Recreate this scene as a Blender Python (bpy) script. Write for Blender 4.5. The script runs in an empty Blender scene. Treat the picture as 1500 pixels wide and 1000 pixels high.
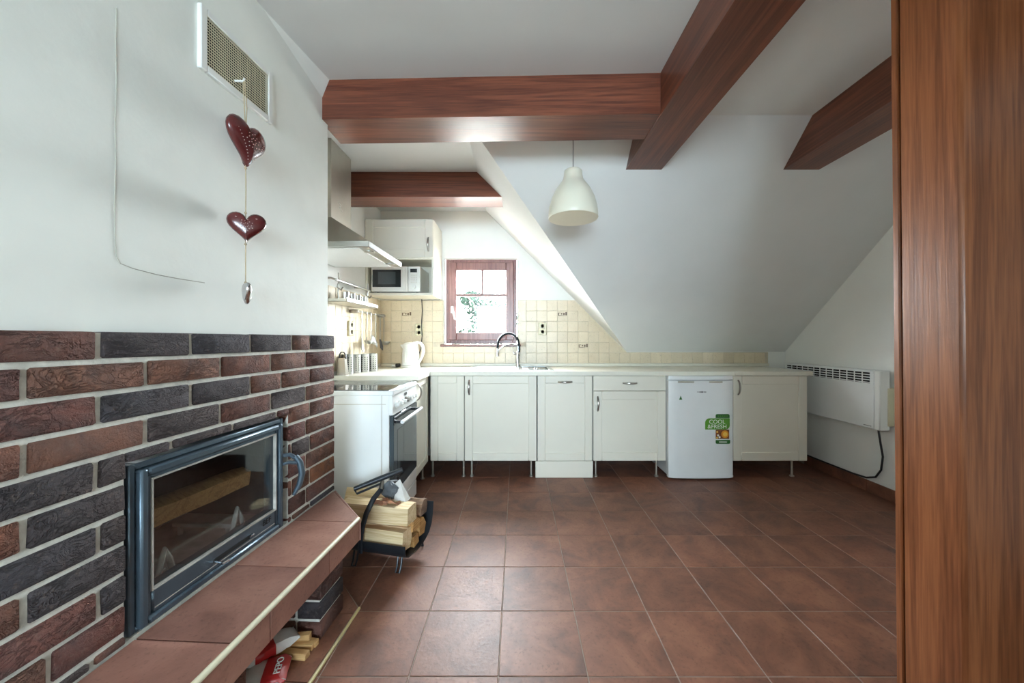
import bpy, bmesh, math, random
from mathutils import Vector, Matrix
R = math.radians
random.seed(7)
scene = bpy.context.scene
COL = scene.collection

# ------------------------------------------------------------------ camera
FPX, CH = 545.0, 1.14          # focal length in pixels of the 1500 wide frame, eye height
cam_d = bpy.data.cameras.new('camera')
cam_d.sensor_width = 36.0
cam_d.lens = FPX / 1500 * 36
cam_d.shift_x = -7 / 1500
cam_d.shift_y = -3 / 1500
cam_d.clip_start = 0.02
cam = bpy.data.objects.new('camera', cam_d)
cam.location = (0, 0, CH)
cam.rotation_euler = (R(90), 0, 0)
COL.objects.link(cam)
scene.camera = cam

# ------------------------------------------------------------------ world, daylight, exposure
world = bpy.data.worlds.new('world')
world.use_nodes = True
scene.world = world
bg = world.node_tree.nodes['Background']
bg.inputs['Color'].default_value = (0.89, 0.95, 1.0, 1)
bg.inputs['Strength'].default_value = 108.0

def area_light(name, loc, rot, sx, sy, power, color, portal=False):
    d = bpy.data.lights.new(name, 'AREA')
    d.shape = 'RECTANGLE'; d.size = sx; d.size_y = sy
    d.energy = power; d.color = color
    if portal:
        d.cycles.is_portal = True
    o = bpy.data.objects.new(name, d)
    o.location = loc; o.rotation_euler = rot
    COL.objects.link(o)
    return o
# kitchen window: the sky outside is sampled through this portal
area_light('kitchen_window_portal', (-0.354, 3.785, 1.515), (R(90), 0, R(180)), 0.72, 0.86, 1, (1, 1, 1), portal=True)
# added lamp before the solid rear wall, stands for assumed cool daylight behind camera
area_light('assumed_rear_daylight_lamp', (-0.10, -4.95, 1.50), (R(90), 0, 0), 2.4, 1.5, 285, (0.68, 0.86, 1.0))

scene.view_settings.view_transform = 'Standard'
scene.view_settings.look = 'None'
scene.view_settings.gamma = 1.0
scene.view_settings.use_curve_mapping = False
scene.view_settings.exposure = 0.38
scene.cycles.diffuse_bounces = 8
scene.cycles.transparent_max_bounces = 12
scene.cycles.caustics_reflective = False
scene.cycles.caustics_refractive = False

# ------------------------------------------------------------------ materials
def nn(nt, t, **kw):
    n = nt.nodes.new(t)
    for k, v in kw.items():
        setattr(n, k, v)
    return n

def base_mat(name, rough=0.5, metal=0.0, spec=0.5, coat=0.0):
    m = bpy.data.materials.new(name)
    m.use_nodes = True
    nt = m.node_tree
    b = nt.nodes['Principled BSDF']
    b.inputs['Roughness'].default_value = rough
    b.inputs['Metallic'].default_value = metal
    b.inputs['Specular IOR Level'].default_value = spec
    b.inputs['Coat Weight'].default_value = coat
    b.inputs['Coat Roughness'].default_value = 0.15
    return m, nt, b

def ramp(nt, fac, stops):
    r = nn(nt, 'ShaderNodeValToRGB')
    els = r.color_ramp.elements
    while len(els) < len(stops):
        els.new(0.5)
    for e, (p, c) in zip(els, stops):
        e.position = p
        e.color = (c[0], c[1], c[2], 1)
    nt.links.new(fac, r.inputs['Fac'])
    return r.outputs['Color']

def coords(nt, scale=(1, 1, 1), rand=False):
    tc = nn(nt, 'ShaderNodeTexCoord')
    out = tc.outputs['Object']
    if rand:
        oi = nn(nt, 'ShaderNodeObjectInfo')
        mu = nn(nt, 'ShaderNodeVectorMath', operation='SCALE')
        mu.inputs[0].default_value = (37.1, 61.7, 19.3)
        nt.links.new(oi.outputs['Random'], mu.inputs['Scale'])
        ad = nn(nt, 'ShaderNodeVectorMath', operation='ADD')
        nt.links.new(out, ad.inputs[0]); nt.links.new(mu.outputs[0], ad.inputs[1])
        out = ad.outputs[0]
    mp = nn(nt, 'ShaderNodeMapping')
    mp.inputs['Scale'].default_value = scale
    nt.links.new(out, mp.inputs['Vector'])
    return mp.outputs['Vector']

def noise(nt, vec, scale, detail=4, rough=0.55, dist=0.0):
    n = nn(nt, 'ShaderNodeTexNoise')
    n.inputs['Scale'].default_value = scale
    n.inputs['Detail'].default_value = detail
    n.inputs['Roughness'].default_value = rough
    n.inputs['Distortion'].default_value = dist
    nt.links.new(vec, n.inputs['Vector'])
    return n.outputs['Fac']

def bump(nt, b, h, strength=0.3, dist=0.01):
    bp = nn(nt, 'ShaderNodeBump')
    bp.inputs['Strength'].default_value = strength
    bp.inputs['Distance'].default_value = dist
    nt.links.new(h, bp.inputs['Height'])
    nt.links.new(bp.outputs['Normal'], b.inputs['Normal'])

def mixc(nt, fac, a, c, mode='MIX'):
    m = nn(nt, 'ShaderNodeMix', data_type='RGBA', blend_type=mode)
    for s, v in ((m.inputs[0], fac), (m.inputs[6], a), (m.inputs[7], c)):
        if isinstance(v, (int, float)):
            s.default_value = v
        elif isinstance(v, tuple):
            s.default_value = (v[0], v[1], v[2], 1)
        else:
            nt.links.new(v, s)
    return m.outputs[2]

def plain(name, col, rough=0.5, metal=0.0, var=0.06, nscale=6, bmp=0.0, bscale=60, spec=0.5, coat=0.0, rand=0.0, emit=None):
    """a painted / plastic / metal surface with slight mottling and optional fine relief"""
    m, nt, b = base_mat(name, rough, metal, spec, coat)
    v = coords(nt, rand=True)
    f = noise(nt, v, nscale, 3)
    lo = tuple(max(0, c * (1 - var)) for c in col); hi = tuple(min(1, c * (1 + var)) for c in col)
    c = ramp(nt, f, [(0.3, lo), (0.7, hi)])
    if rand:
        oi = nn(nt, 'ShaderNodeObjectInfo')
        mr = nn(nt, 'ShaderNodeMapRange')
        mr.inputs['To Min'].default_value = 1 - rand; mr.inputs['To Max'].default_value = 1 + rand
        nt.links.new(oi.outputs['Random'], mr.inputs['Value'])
        mu = nn(nt, 'ShaderNodeVectorMath', operation='SCALE')
        nt.links.new(c, mu.inputs[0]); nt.links.new(mr.outputs[0], mu.inputs['Scale'])
        c = mu.outputs[0]
    nt.links.new(c, b.inputs['Base Color'])
    if bmp:
        bump(nt, b, noise(nt, v, bscale, 4), bmp, 0.003)
    return m

def wood(name, dark, light, axis, rough=0.35, freq=9.0, coat=0.0, rand=False, bmp=0.12):
    m, nt, b = base_mat(name, rough, coat=coat)
    sc = [freq, freq, freq]; sc[axis] = freq * 0.035
    v = coords(nt, tuple(sc), rand)
    n1 = noise(nt, v, 1.0, 5, 0.6, 1.6)
    w = nn(nt, 'ShaderNodeMath', operation='MULTIPLY'); w.inputs[1].default_value = 26.0
    nt.links.new(n1, w.inputs[0])
    s = nn(nt, 'ShaderNodeMath', operation='SINE'); nt.links.new(w.outputs[0], s.inputs[0])
    sc2 = [freq * 14] * 3; sc2[axis] = freq * 0.5
    v2 = coords(nt, tuple(sc2), rand)
    n2 = noise(nt, v2, 1.0, 3)
    ml = nn(nt, 'ShaderNodeMath', operation='MULTIPLY_ADD'); ml.inputs[1].default_value = 0.16
    nt.links.new(s.outputs[0], ml.inputs[0]); nt.links.new(n2, ml.inputs[2])
    mid = tuple((a + c) / 2 for a, c in zip(dark, light))
    c = ramp(nt, ml.outputs[0], [(0.2, dark), (0.5, mid), (0.8, light)])
    nt.links.new(c, b.inputs['Base Color'])
    bump(nt, b, ml.outputs[0], bmp, 0.002)
    return m

M = {}
M['plaster'] = plain('plaster_white', (0.86, 0.87, 0.84), 0.9, var=0.03, nscale=2, bmp=0.25, bscale=26, spec=0.2)
M['plaster_rough'] = plain('plaster_brushed', (0.82, 0.84, 0.79), 0.9, var=0.05, nscale=3, bmp=0.5, bscale=16, spec=0.2)
M['plaster_ceiling'] = plain('plaster_ceiling', (0.73, 0.74, 0.73), 0.9, var=0.03, nscale=2, bmp=0.2, bscale=22, spec=0.2)
M['crack'] = plain('hairline_crack', (0.45, 0.44, 0.38), 0.9)
M['mortar'] = plain('mortar', (0.66, 0.65, 0.58), 0.95, var=0.15, nscale=30, bmp=0.8, bscale=120, spec=0.2)
M['grout'] = plain('floor_grout', (0.30, 0.24, 0.20), 0.8, var=0.2, nscale=20)
M['grout_wall'] = plain('wall_grout', (0.60, 0.53, 0.41), 0.8, var=0.1, nscale=20)

def brick_mat():
    m, nt, b = base_mat('brick', 0.85, spec=0.25)
    oi = nn(nt, 'ShaderNodeObjectInfo')
    v = coords(nt, rand=True)
    n1 = noise(nt, v, 14, 6, 0.65, 0.8)
    n2 = noise(nt, v, 70, 4, 0.6)
    c = mixc(nt, ramp(nt, n1, [(0.35, (0, 0, 0)), (0.75, (0.75, 0.75, 0.75))]), oi.outputs['Color'], (0.075, 0.062, 0.062))
    c = mixc(nt, ramp(nt, n2, [(0.58, (0, 0, 0)), (0.8, (0.4, 0.4, 0.4))]), c, (0.30, 0.22, 0.17))
    nt.links.new(c, b.inputs['Base Color'])
    vs = coords(nt, (1, 0.55, 1.0), rand=True)
    w1 = noise(nt, vs, 26, 4, 0.55, 3.0)                       # folds of the hand-struck clay
    sb = nn(nt, 'ShaderNodeMath', operation='SUBTRACT'); sb.inputs[1].default_value = 0.5; nt.links.new(w1, sb.inputs[0])
    ab = nn(nt, 'ShaderNodeMath', operation='ABSOLUTE'); nt.links.new(sb.outputs[0], ab.inputs[0])
    mr = nn(nt, 'ShaderNodeMapRange'); mr.inputs['From Max'].default_value = 0.06; mr.inputs['To Max'].default_value = 0.55
    nt.links.new(ab.outputs[0], mr.inputs['Value'])
    gate = ramp(nt, noise(nt, vs, 11, 2), [(0.36, (0, 0, 0)), (0.5, (1, 1, 1))])
    crease = mixc(nt, gate, (0.55, 0.55, 0.55), mr.outputs[0])
    sand = noise(nt, v, 160, 5, 0.7)
    lump = noise(nt, v, 30, 4, 0.6)
    s1 = nn(nt, 'ShaderNodeMath', operation='MULTIPLY_ADD'); s1.inputs[1].default_value = 0.45; nt.links.new(sand, s1.inputs[0]); nt.links.new(crease, s1.inputs[2])
    s2 = nn(nt, 'ShaderNodeMath', operation='MULTIPLY_ADD'); s2.inputs[1].default_value = 0.9; nt.links.new(lump, s2.inputs[0]); nt.links.new(s1.outputs[0], s2.inputs[2])
    bump(nt, b, s2.outputs[0], 1.0, 0.013)
    return m
M['brick'] = brick_mat()

def tile_mat(name, c_lo, c_mid, c_hi, rough, rand, bstr=0.25):
    m, nt, b = base_mat(name, rough, spec=0.5)
    v = coords(nt, rand=True)
    n1 = noise(nt, v, 5, 6, 0.65, 0.6)
    n2 = noise(nt, v, 85, 3, 0.6)
    c = ramp(nt, n1, [(0.28, c_lo), (0.5, c_mid), (0.74, c_hi)])
    c = mixc(nt, ramp(nt, n2, [(0.57, (0, 0, 0)), (0.7, (0.35, 0.35, 0.35))]), c, tuple(x * 0.45 for x in c_lo))
    oi = nn(nt, 'ShaderNodeObjectInfo')
    mr = nn(nt, 'ShaderNodeMapRange'); mr.inputs['To Min'].default_value = 1 - rand; mr.inputs['To Max'].default_value = 1 + rand
    nt.links.new(oi.outputs['Random'], mr.inputs['Value'])
    mu = nn(nt, 'ShaderNodeVectorMath', operation='SCALE')
    nt.links.new(c, mu.inputs[0]); nt.links.new(mr.outputs[0], mu.inputs['Scale'])
    nt.links.new(mu.outputs[0], b.inputs['Base Color'])
    rr = nn(nt, 'ShaderNodeMapRange'); rr.inputs['To Min'].default_value = rough - 0.08; rr.inputs['To Max'].default_value = rough + 0.12
    nt.links.new(n2, rr.inputs['Value']); nt.links.new(rr.outputs[0], b.inputs['Roughness'])
    bump(nt, b, n2, bstr, 0.002)
    return m
M['floor_tile'] = tile_mat('terracotta_floor_tile', (0.090, 0.040, 0.027), (0.190, 0.076, 0.045), (0.285, 0.125, 0.074), 0.46, 0.12)
M['bench_tile'] = tile_mat('terracotta_bench_tile', (0.175, 0.083, 0.062), (0.265, 0.127, 0.094), (0.36, 0.19, 0.14), 0.38, 0.08)
M['wall_tile'] = tile_mat('beige_wall_tile', (0.64, 0.54, 0.38), (0.69, 0.59, 0.43), (0.74, 0.64, 0.48), 0.30, 0.045, 0.05)
M['beam_x'] = wood('stained_pine_x', (0.085, 0.023, 0.013), (0.195, 0.060, 0.030), 0, 0.33)
M['beam_y'] = wood('stained_pine_y', (0.085, 0.025, 0.014), (0.195, 0.062, 0.031), 1, 0.33)
M['beam_z'] = wood('stained_pine_z', (0.135, 0.041, 0.015), (0.295, 0.105, 0.041), 2, 0.30, freq=11)
M['mahogany'] = wood('mahogany_in_glare', (0.17, 0.075, 0.068), (0.29, 0.145, 0.13), 2, 0.3, freq=14)  # wood lightened, window glare is mixed into the colour
M['mahogany_x'] = wood('mahogany_sill', (0.14, 0.055, 0.045), (0.24, 0.11, 0.09), 0, 0.3, freq=14)
M['logwood'] = wood('split_pine', (0.58, 0.41, 0.20), (0.82, 0.66, 0.42), 0, 0.7, freq=16, rand=True, bmp=0.5)
M['logwood_dark'] = wood('dry_pine_orange', (0.33, 0.16, 0.05), (0.56, 0.31, 0.11), 1, 0.7, freq=16, rand=True, bmp=0.5)
M['kindling'] = wood('kindling_pine', (0.50, 0.28, 0.10), (0.70, 0.45, 0.20), 0, 0.7, freq=20, rand=True, bmp=0.3)
M['bark'] = plain('bark', (0.23, 0.15, 0.10), 0.95, var=0.5, nscale=25, bmp=1.0, bscale=50)
M['bark_red'] = plain('bark_strip', (0.34, 0.15, 0.08), 0.9, var=0.4, nscale=30, bmp=0.6)
M['trim_cream'] = plain('cream_tile_trim', (0.66, 0.62, 0.45), 0.35)
M['trim_yellow'] = plain('yellowed_tile_trim', (0.56, 0.47, 0.22), 0.35)
M['cream'] = plain('cream_lacquer', (0.78, 0.75, 0.65), 0.38, var=0.02, nscale=3)
M['carcass'] = plain('white_melamine', (0.76, 0.75, 0.70), 0.5, var=0.02)
M['white'] = plain('white_enamel', (0.80, 0.82, 0.82), 0.28, var=0.02)
M['white_plastic'] = plain('white_plastic', (0.80, 0.81, 0.78), 0.35, var=0.02)
M['offwhite'] = plain('yellowed_plastic', (0.66, 0.62, 0.44), 0.4, var=0.04)
M['worktop'] = plain('cream_worktop', (0.76, 0.74, 0.64), 0.30, var=0.03, nscale=10)
M['steel'] = plain('brushed_steel', (0.50, 0.51, 0.50), 0.28, 1.0, var=0.05, nscale=8)
M['steel_dull'] = plain('satin_steel', (0.58, 0.56, 0.50), 0.42, 1.0, var=0.06, nscale=6)
M['chrome'] = plain('chrome', (0.72, 0.73, 0.74), 0.12, 1.0, var=0.02)
M['handle'] = plain('nickel_handle', (0.38, 0.36, 0.33), 0.28, 1.0, var=0.05)
M['black'] = plain('black_plastic', (0.018, 0.019, 0.022), 0.35, var=0.2)
M['black_metal'] = plain('black_iron', (0.020, 0.024, 0.030), 0.36, 0.3, var=0.2, bmp=0.1)
M['cast_iron'] = plain('cast_iron_grey_blue', (0.10, 0.14, 0.175), 0.30, 0.6, var=0.15, bmp=0.15, bscale=200)
M['soot'] = plain('sooty_firebrick', (0.045, 0.042, 0.040), 0.9, var=0.5, nscale=10, bmp=0.4)
M['ash'] = plain('ash_grey', (0.42, 0.40, 0.36), 0.9, var=0.3, nscale=12, bmp=0.4)
M['dark_glass'] = plain('dark_glass', (0.020, 0.024, 0.027), 0.06, var=0.1, spec=0.6)
M['oven_glass'] = plain('oven_glass', (0.055, 0.072, 0.082), 0.08, var=0.1, spec=0.6)
M['dark_void'] = plain('dark_slot', (0.012, 0.012, 0.012), 0.9)
M['heart_red'] = plain('dark_red_enamel', (0.085, 0.010, 0.010), 0.22, var=0.3, nscale=9, coat=0.4)
M['heart_edge'] = plain('worn_dark_edge', (0.035, 0.010, 0.010), 0.35, var=0.3)
M['motif'] = plain('pale_painted_motif', (0.50, 0.36, 0.33), 0.6)
M['silver'] = plain('polished_silver', (0.62, 0.62, 0.63), 0.16, 1.0, var=0.05)
M['string'] = plain('jute_string', (0.42, 0.34, 0.22), 0.9)
M['lamp'] = plain('cream_lampshade', (0.78, 0.75, 0.62), 0.32, var=0.02)
M['green_dark'] = plain('print_dark_green', (0.025, 0.13, 0.022), 0.4)
M['green'] = plain('print_green', (0.10, 0.30, 0.025), 0.4)
M['print_white'] = plain('print_white', (0.85, 0.87, 0.82), 0.45)
M['print_orange'] = plain('print_orange', (0.75, 0.30, 0.02), 0.4)
M['print_yellow'] = plain('print_yellow', (0.85, 0.55, 0.10), 0.4)
M['print_brown'] = plain('print_brown', (0.22, 0.07, 0.02), 0.4, var=0.6, nscale=120)
M['print_red'] = plain('print_red', (0.42, 0.02, 0.02), 0.35, var=0.15)
M['print_grey'] = plain('print_grey', (0.14, 0.14, 0.14), 0.5)
M['paper'] = plain('paper', (0.66, 0.64, 0.60), 0.8, var=0.1, nscale=20, bmp=0.3)
M['shade_grey'] = plain('hoop_shade_grey', (0.10, 0.11, 0.12), 0.5, var=0.3, nscale=15, bmp=0.4)  # grey that stands for the shade below the hoop
M['ink'] = plain('sepia_ink', (0.14, 0.09, 0.05), 0.5, var=0.3)
M['leaf'] = plain('tree_leaf', (0.0055, 0.0088, 0.0066), 0.9, var=0.5, nscale=2, spec=0.0)
M['trunk'] = plain('tree_trunk', (0.05, 0.04, 0.03), 0.9, var=0.3)
M['gravel'] = plain('bounce_gravel', (0.55, 0.53, 0.48), 0.9, var=0.1, nscale=2)  # out of view, kept pale so it throws light up into the dormer

def glass_mat(name, tint=(1, 1, 1), refl=0.08):
    m = bpy.data.materials.new(name); m.use_nodes = True
    nt = m.node_tree
    nt.nodes.remove(nt.nodes['Principled BSDF'])
    out = nt.nodes['Material Output']
    tr = nn(nt, 'ShaderNodeBsdfTransparent'); tr.inputs['Color'].default_value = (*tint, 1)
    gl = nn(nt, 'ShaderNodeBsdfGlossy'); gl.inputs['Roughness'].default_value = 0.03
    lw = nn(nt, 'ShaderNodeLayerWeight')
    fr = nn(nt, 'ShaderNodeMath', operation='POWER'); fr.inputs[1].default_value = 5.0     # Schlick falloff, the same on both faces
    nt.links.new(lw.outputs['Facing'], fr.inputs[0])
    v = coords(nt); f = noise(nt, v, 7, 4, 0.6, 1.0)      # faint smears on the pane
    rr = nn(nt, 'ShaderNodeMapRange'); rr.inputs['To Min'].default_value = 0.02; rr.inputs['To Max'].default_value = 0.05
    nt.links.new(f, rr.inputs['Value']); nt.links.new(rr.outputs[0], gl.inputs['Roughness'])
    ad = nn(nt, 'ShaderNodeMath', operation='ADD'); ad.inputs[1].default_value = refl
    ad.use_clamp = True
    nt.links.new(fr.outputs[0], ad.inputs[0])
    mx = nn(nt, 'ShaderNodeMixShader')
    nt.links.new(ad.outputs[0], mx.inputs[0]); nt.links.new(tr.outputs[0], mx.inputs[1]); nt.links.new(gl.outputs[0], mx.inputs[2])
    nt.links.new(mx.outputs[0], out.inputs['Surface'])
    return m
M['glass'] = glass_mat('window_glass', (0.97, 0.98, 0.98), 0.04)
M['stove_glass'] = glass_mat('smoked_stove_glass', (0.84, 0.87, 0.88), 0.08)

# ------------------------------------------------------------------ mesh helpers
class MB:
    def __init__(self):
        self.v = []; self.f = []
    def add(self, vs, fs):
        n = len(self.v)
        self.v += [tuple(p) for p in vs]
        self.f += [tuple(i + n for i in f) for f in fs]
        return self
    def box(self, x0, x1, y0, y1, z0, z1, c=0.0, jit=0.0):
        if x0 > x1: x0, x1 = x1, x0
        if y0 > y1: y0, y1 = y1, y0
        if z0 > z1: z0, z1 = z1, z0
        if c <= 0:
            vs = [(x, y, z) for x in (x0, x1) for y in (y0, y1) for z in (z0, z1)]
            fs = [(0, 1, 3, 2), (4, 6, 7, 5), (0, 4, 5, 1), (2, 3, 7, 6), (0, 2, 6, 4), (1, 5, 7, 3)]
            return self.add(vs, fs)
        c = min(c, (x1 - x0) * .45, (y1 - y0) * .45, (z1 - z0) * .45)
        lo = (x0, y0, z0); hi = (x1, y1, z1)
        vs = []; idx = {}
        for sx in (0, 1):
            for sy in (0, 1):
                for sz in (0, 1):
                    s = (sx, sy, sz)
                    for a in range(3):       # vertex lying on the face with normal along axis a
                        p = []
                        for k in range(3):
                            e = hi[k] if s[k] else lo[k]
                            if k != a:
                                e += -c if s[k] else c
                            p.append(e + (random.uniform(-jit, jit) if jit else 0))
                        idx[(s, a)] = len(vs); vs.append(p)
        fs = []
        for a in range(3):
            o = [k for k in range(3) if k != a]
            for sa in (0, 1):
                q = []
                for (i, j) in ((0, 0), (1, 0), (1, 1), (0, 1)):
                    s = [0, 0, 0]; s[a] = sa; s[o[0]] = i; s[o[1]] = j
                    q.append(idx[(tuple(s), a)])
                fs.append(tuple(q))
            for i in (0, 1):                 # edges parallel to axis a
                for j in (0, 1):
                    s0 = [0, 0, 0]; s0[o[0]] = i; s0[o[1]] = j
                    s1 = list(s0); s1[a] = 1
                    s0 = tuple(s0); s1 = tuple(s1)
                    fs.append((idx[(s0, o[0])], idx[(s0, o[1])], idx[(s1, o[1])], idx[(s1, o[0])]))
        for sx in (0, 1):
            for sy in (0, 1):
                for sz in (0, 1):
                    fs.append(tuple(idx[((sx, sy, sz), a)] for a in range(3)))
        return self.add(vs, fs)
    def ext(self, poly, vec):
        n = len(poly); vec = Vector(vec)
        vs = [tuple(p) for p in poly] + [tuple(Vector(p) + vec) for p in poly]
        fs = [tuple(range(n)), tuple(range(2 * n - 1, n - 1, -1))]
        fs += [(i, (i + 1) % n, n + (i + 1) % n, n + i) for i in range(n)]
        return self.add(vs, fs)
    def tube(self, pts, r, n=8, cap=True, flat=1.0, up=None, closed=False):
        pts = [Vector(p) for p in pts]; k = len(pts)
        rs = r if isinstance(r, (list, tuple)) else [r] * k
        vs = []; fs = []; prev = None
        for i, p in enumerate(pts):
            if closed:
                t = pts[(i + 1) % k] - pts[i - 1]
            else:
                t = (pts[min(i + 1, k - 1)] - pts[max(i - 1, 0)])
            t.normalize()
            if up is not None:
                a = Vector(up) - t * t.dot(Vector(up))
            elif prev is None:
                a = t.orthogonal()
            else:
                a = prev - t * t.dot(prev)
            if a.length < 1e-6:
                a = t.orthogonal()
            a.normalize(); prev = a
            b = t.cross(a)
            for j in range(n):
                an = 2 * math.pi * j / n
                vs.append(p + a * math.cos(an) * rs[i] * flat + b * math.sin(an) * rs[i])
        m = k if closed else k - 1
        for i in range(m):
            for j in range(n):
                i2 = (i + 1) % k
                fs.append((i * n + j, i * n + (j + 1) % n, i2 * n + (j + 1) % n, i2 * n + j))
        if cap and not closed:
            fs.append(tuple(range(n - 1, -1, -1))); fs.append(tuple((k - 1) * n + j for j in range(n)))
        return self.add(vs, fs)
    def lathe(self, prof, n=24, c=(0, 0, 0), sx=1.0, sy=1.0):
        vs = []; fs = []
        for (r, z) in prof:
            for j in range(n):
                an = 2 * math.pi * j / n
                vs.append((c[0] + r * sx * math.cos(an), c[1] + r * sy * math.sin(an), c[2] + z))
        for i in range(len(prof) - 1):
            for j in range(n):
                fs.append((i * n + j, i * n + (j + 1) % n, (i + 1) * n + (j + 1) % n, (i + 1) * n + j))
        if prof[0][0] > 1e-5: fs.append(tuple(range(n - 1, -1, -1)))
        if prof[-1][0] > 1e-5: fs.append(tuple((len(prof) - 1) * n + j for j in range(n)))
        return self.add(vs, fs)
    def xf(self, mat):
        self.v = [tuple(mat @ Vector(p)) for p in self.v]
        return self
    def mesh(self, name, mat, sharp=38):
        me = bpy.data.meshes.new(name)
        me.from_pydata(self.v, [], self.f)
        bm = bmesh.new(); bm.from_mesh(me)
        bmesh.ops.remove_doubles(bm, verts=bm.verts, dist=1e-6)
        bmesh.ops.recalc_face_normals(bm, faces=bm.faces)
        bm.to_mesh(me); bm.free()
        me.polygons.foreach_set('use_smooth', [True] * len(me.polygons))
        me.set_sharp_from_angle(angle=R(sharp))
        me.materials.append(M[mat])
        return me
    def build(self, name, mat, parent=None, loc=None, rot=None, sharp=38):
        o = bpy.data.objects.new(name, self.mesh(name, mat, sharp))
        COL.objects.link(o)
        if parent: o.parent = parent
        if loc: o.location = loc
        if rot: o.rotation_euler = rot
        return o

def tag(o, label=None, cat=None, group=None, kind=None):
    if label: o['label'] = label
    if cat: o['category'] = cat
    if group: o['group'] = group
    if kind: o['kind'] = kind
    return o
def thing(name, label, cat, loc=(0, 0, 0), rz=0.0, group=None):
    o = bpy.data.objects.new(name, None)
    o.empty_display_size = 0.05
    COL.objects.link(o)
    o.location = loc; o.rotation_euler = (0, 0, rz)
    return tag(o, label, cat, group)
def struct(o, label=None):
    return tag(o, label, kind='structure')
def inst(me, name, parent, loc, rot=None, color=None):
    o = bpy.data.objects.new(name, me)
    COL.objects.link(o); o.parent = parent; o.location = loc
    if rot: o.rotation_euler = rot
    if color: o.color = color
    return o
def copy_tree(o, parent=None):
    c = o.copy(); COL.objects.link(c); c.parent = parent
    for ch in list(o.children): copy_tree(ch, c)
    return c
def clip(poly, a, b, c):
    """keep the side a*x + b*y <= c of a 2-D polygon"""
    out = []
    for i, p in enumerate(poly):
        q = poly[(i + 1) % len(poly)]
        dp = a * p[0] + b * p[1] - c; dq = a * q[0] + b * q[1] - c
        if dp <= 0: out.append(p)
        if dp * dq < 0:
            t = dp / (dp - dq)
            out.append((p[0] + t * (q[0] - p[0]), p[1] + t * (q[1] - p[1])))
    return out
def area2(poly):
    return abs(sum(p[0] * q[1] - q[0] * p[1] for p, q in zip(poly, poly[1:] + poly[:1]))) / 2
def text(name, body, size, mat, parent, loc, rot, ext=0.0006, align='LEFT', sx=1.0):
    cu = bpy.data.curves.new(name, 'FONT')
    cu.body = body; cu.size = size; cu.extrude = ext; cu.align_x = align
    cu.materials.append(M[mat])
    tmp = bpy.data.objects.new('lettering_curve', cu); COL.objects.link(tmp)
    me = bpy.data.meshes.new_from_object(tmp.evaluated_get(bpy.context.evaluated_depsgraph_get()))
    bpy.data.objects.remove(tmp)
    if not me.materials: me.materials.append(M[mat])
    o = bpy.data.objects.new(name, me); COL.objects.link(o)
    o.parent = parent; o.location = loc; o.rotation_euler = rot; o.scale = (sx, 1, 1)
    return o

# ================================================================== THE ROOM
XL, XR, YB, YR = -1.34, 2.64, 3.66, -5.0         # kitchen left wall, right wall, back wall, rear wall
ZC = 2.40                                        # ceiling
ZK = 1.019                                       # knee height of the roof slope at the back wall
XV = 1.081                                       # where slope and dormer cheek meet the back wall
YS = 2.091                                       # where the slope meets the flat ceiling
XD = -0.30                                       # where the dormer cheek meets the flat ceiling
WX0, WX1, WZ0, WZ1 = -0.712, 0.006, 1.093, 1.936  # kitchen window opening

# floor
floor = MB().box(-1.5, XR + 0.1, YR - 0.1, YB + 0.3, -0.12, -0.0016).build('floor', 'grout')
struct(floor, 'brown terracotta tiled floor')
PT = 0.3033; TX0, TY0 = -0.3655, 1.259
tile_me = MB().box(-0.1502, 0.1502, -0.1502, 0.1502, -0.010, 0.0, 0.0018).mesh('tile', 'floor_tile')
for i in range(-4, 10):
    for j in range(-3, 8):
        x0 = TX0 + PT * i; y0 = TY0 + PT * j
        xc = x0 + PT / 2; yc = y0 + PT / 2
        if xc < -0.95 and yc < 1.9: continue
        xa, xb, ya, yb = max(x0, XL), min(x0 + PT, XR), y0, min(y0 + PT, YB)
        if xb - xa < 0.02 or yb - ya < 0.02: continue
        if xb - xa > PT - 1e-4 and yb - ya > PT - 1e-4:
            inst(tile_me, 'tile', floor, (xc, yc, 0), (0, 0, R(90) * random.randrange(4)))
        else:
            mx, my = (xa + xb) / 2, (ya + yb) / 2
            MB().box(xa - mx + .0015, xb - mx - .0015, ya - my + .0015, yb - my - .0015, -0.010, 0, 0.0018).build('tile', 'floor_tile', floor, (mx, my, 0))

# ceiling (flat part with the dormer bay), roof slope, dormer cheek
ceiling = MB()
ceiling.ext([(-1.6, YR - 0.1, ZC), (XR + 0.1, YR - 0.1, ZC), (XR + 0.1, YS, ZC), (XD, YS, ZC), (XD, YB + 0.3, ZC), (-1.6, YB + 0.3, ZC)], (0, 0, 0.14))
struct(ceiling.build('ceiling', 'plaster_ceiling'), 'flat white plaster ceiling above the beams')
sl = MB().ext([(XV, YB, ZK), (XR + 0.1, YB, ZK), (XR + 0.1, YS, ZC), (XD, YS, ZC)], (0, 0, 0.16))
struct(sl.build('ceiling_slope', 'plaster_ceiling'), 'grey-white sloping attic ceiling over the worktop')
ck = MB().ext([(XV, YB, ZK), (XD, YS, ZC), (XD, YB, ZC)], (0, 0, 0.16))
struct(ck.build('ceiling_dormer', 'plaster_ceiling'), 'bright slanted cheek of the window dormer')

# back wall with the window opening
wb = MB()
wb.box(-1.6, WX0, YB, YB + 0.10, -0.1, 2.56)
wb.box(WX1, XR + 0.1, YB, YB + 0.10, -0.1, 2.56)
wb.box(WX0, WX1, YB, YB + 0.10, -0.1, WZ0)
wb.box(WX0, WX1, YB, YB + 0.10, WZ1, 2.56)
wall_back = struct(wb.build('wall_back', 'plaster'), 'white plaster wall with beige tile backsplash around the window')
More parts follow.
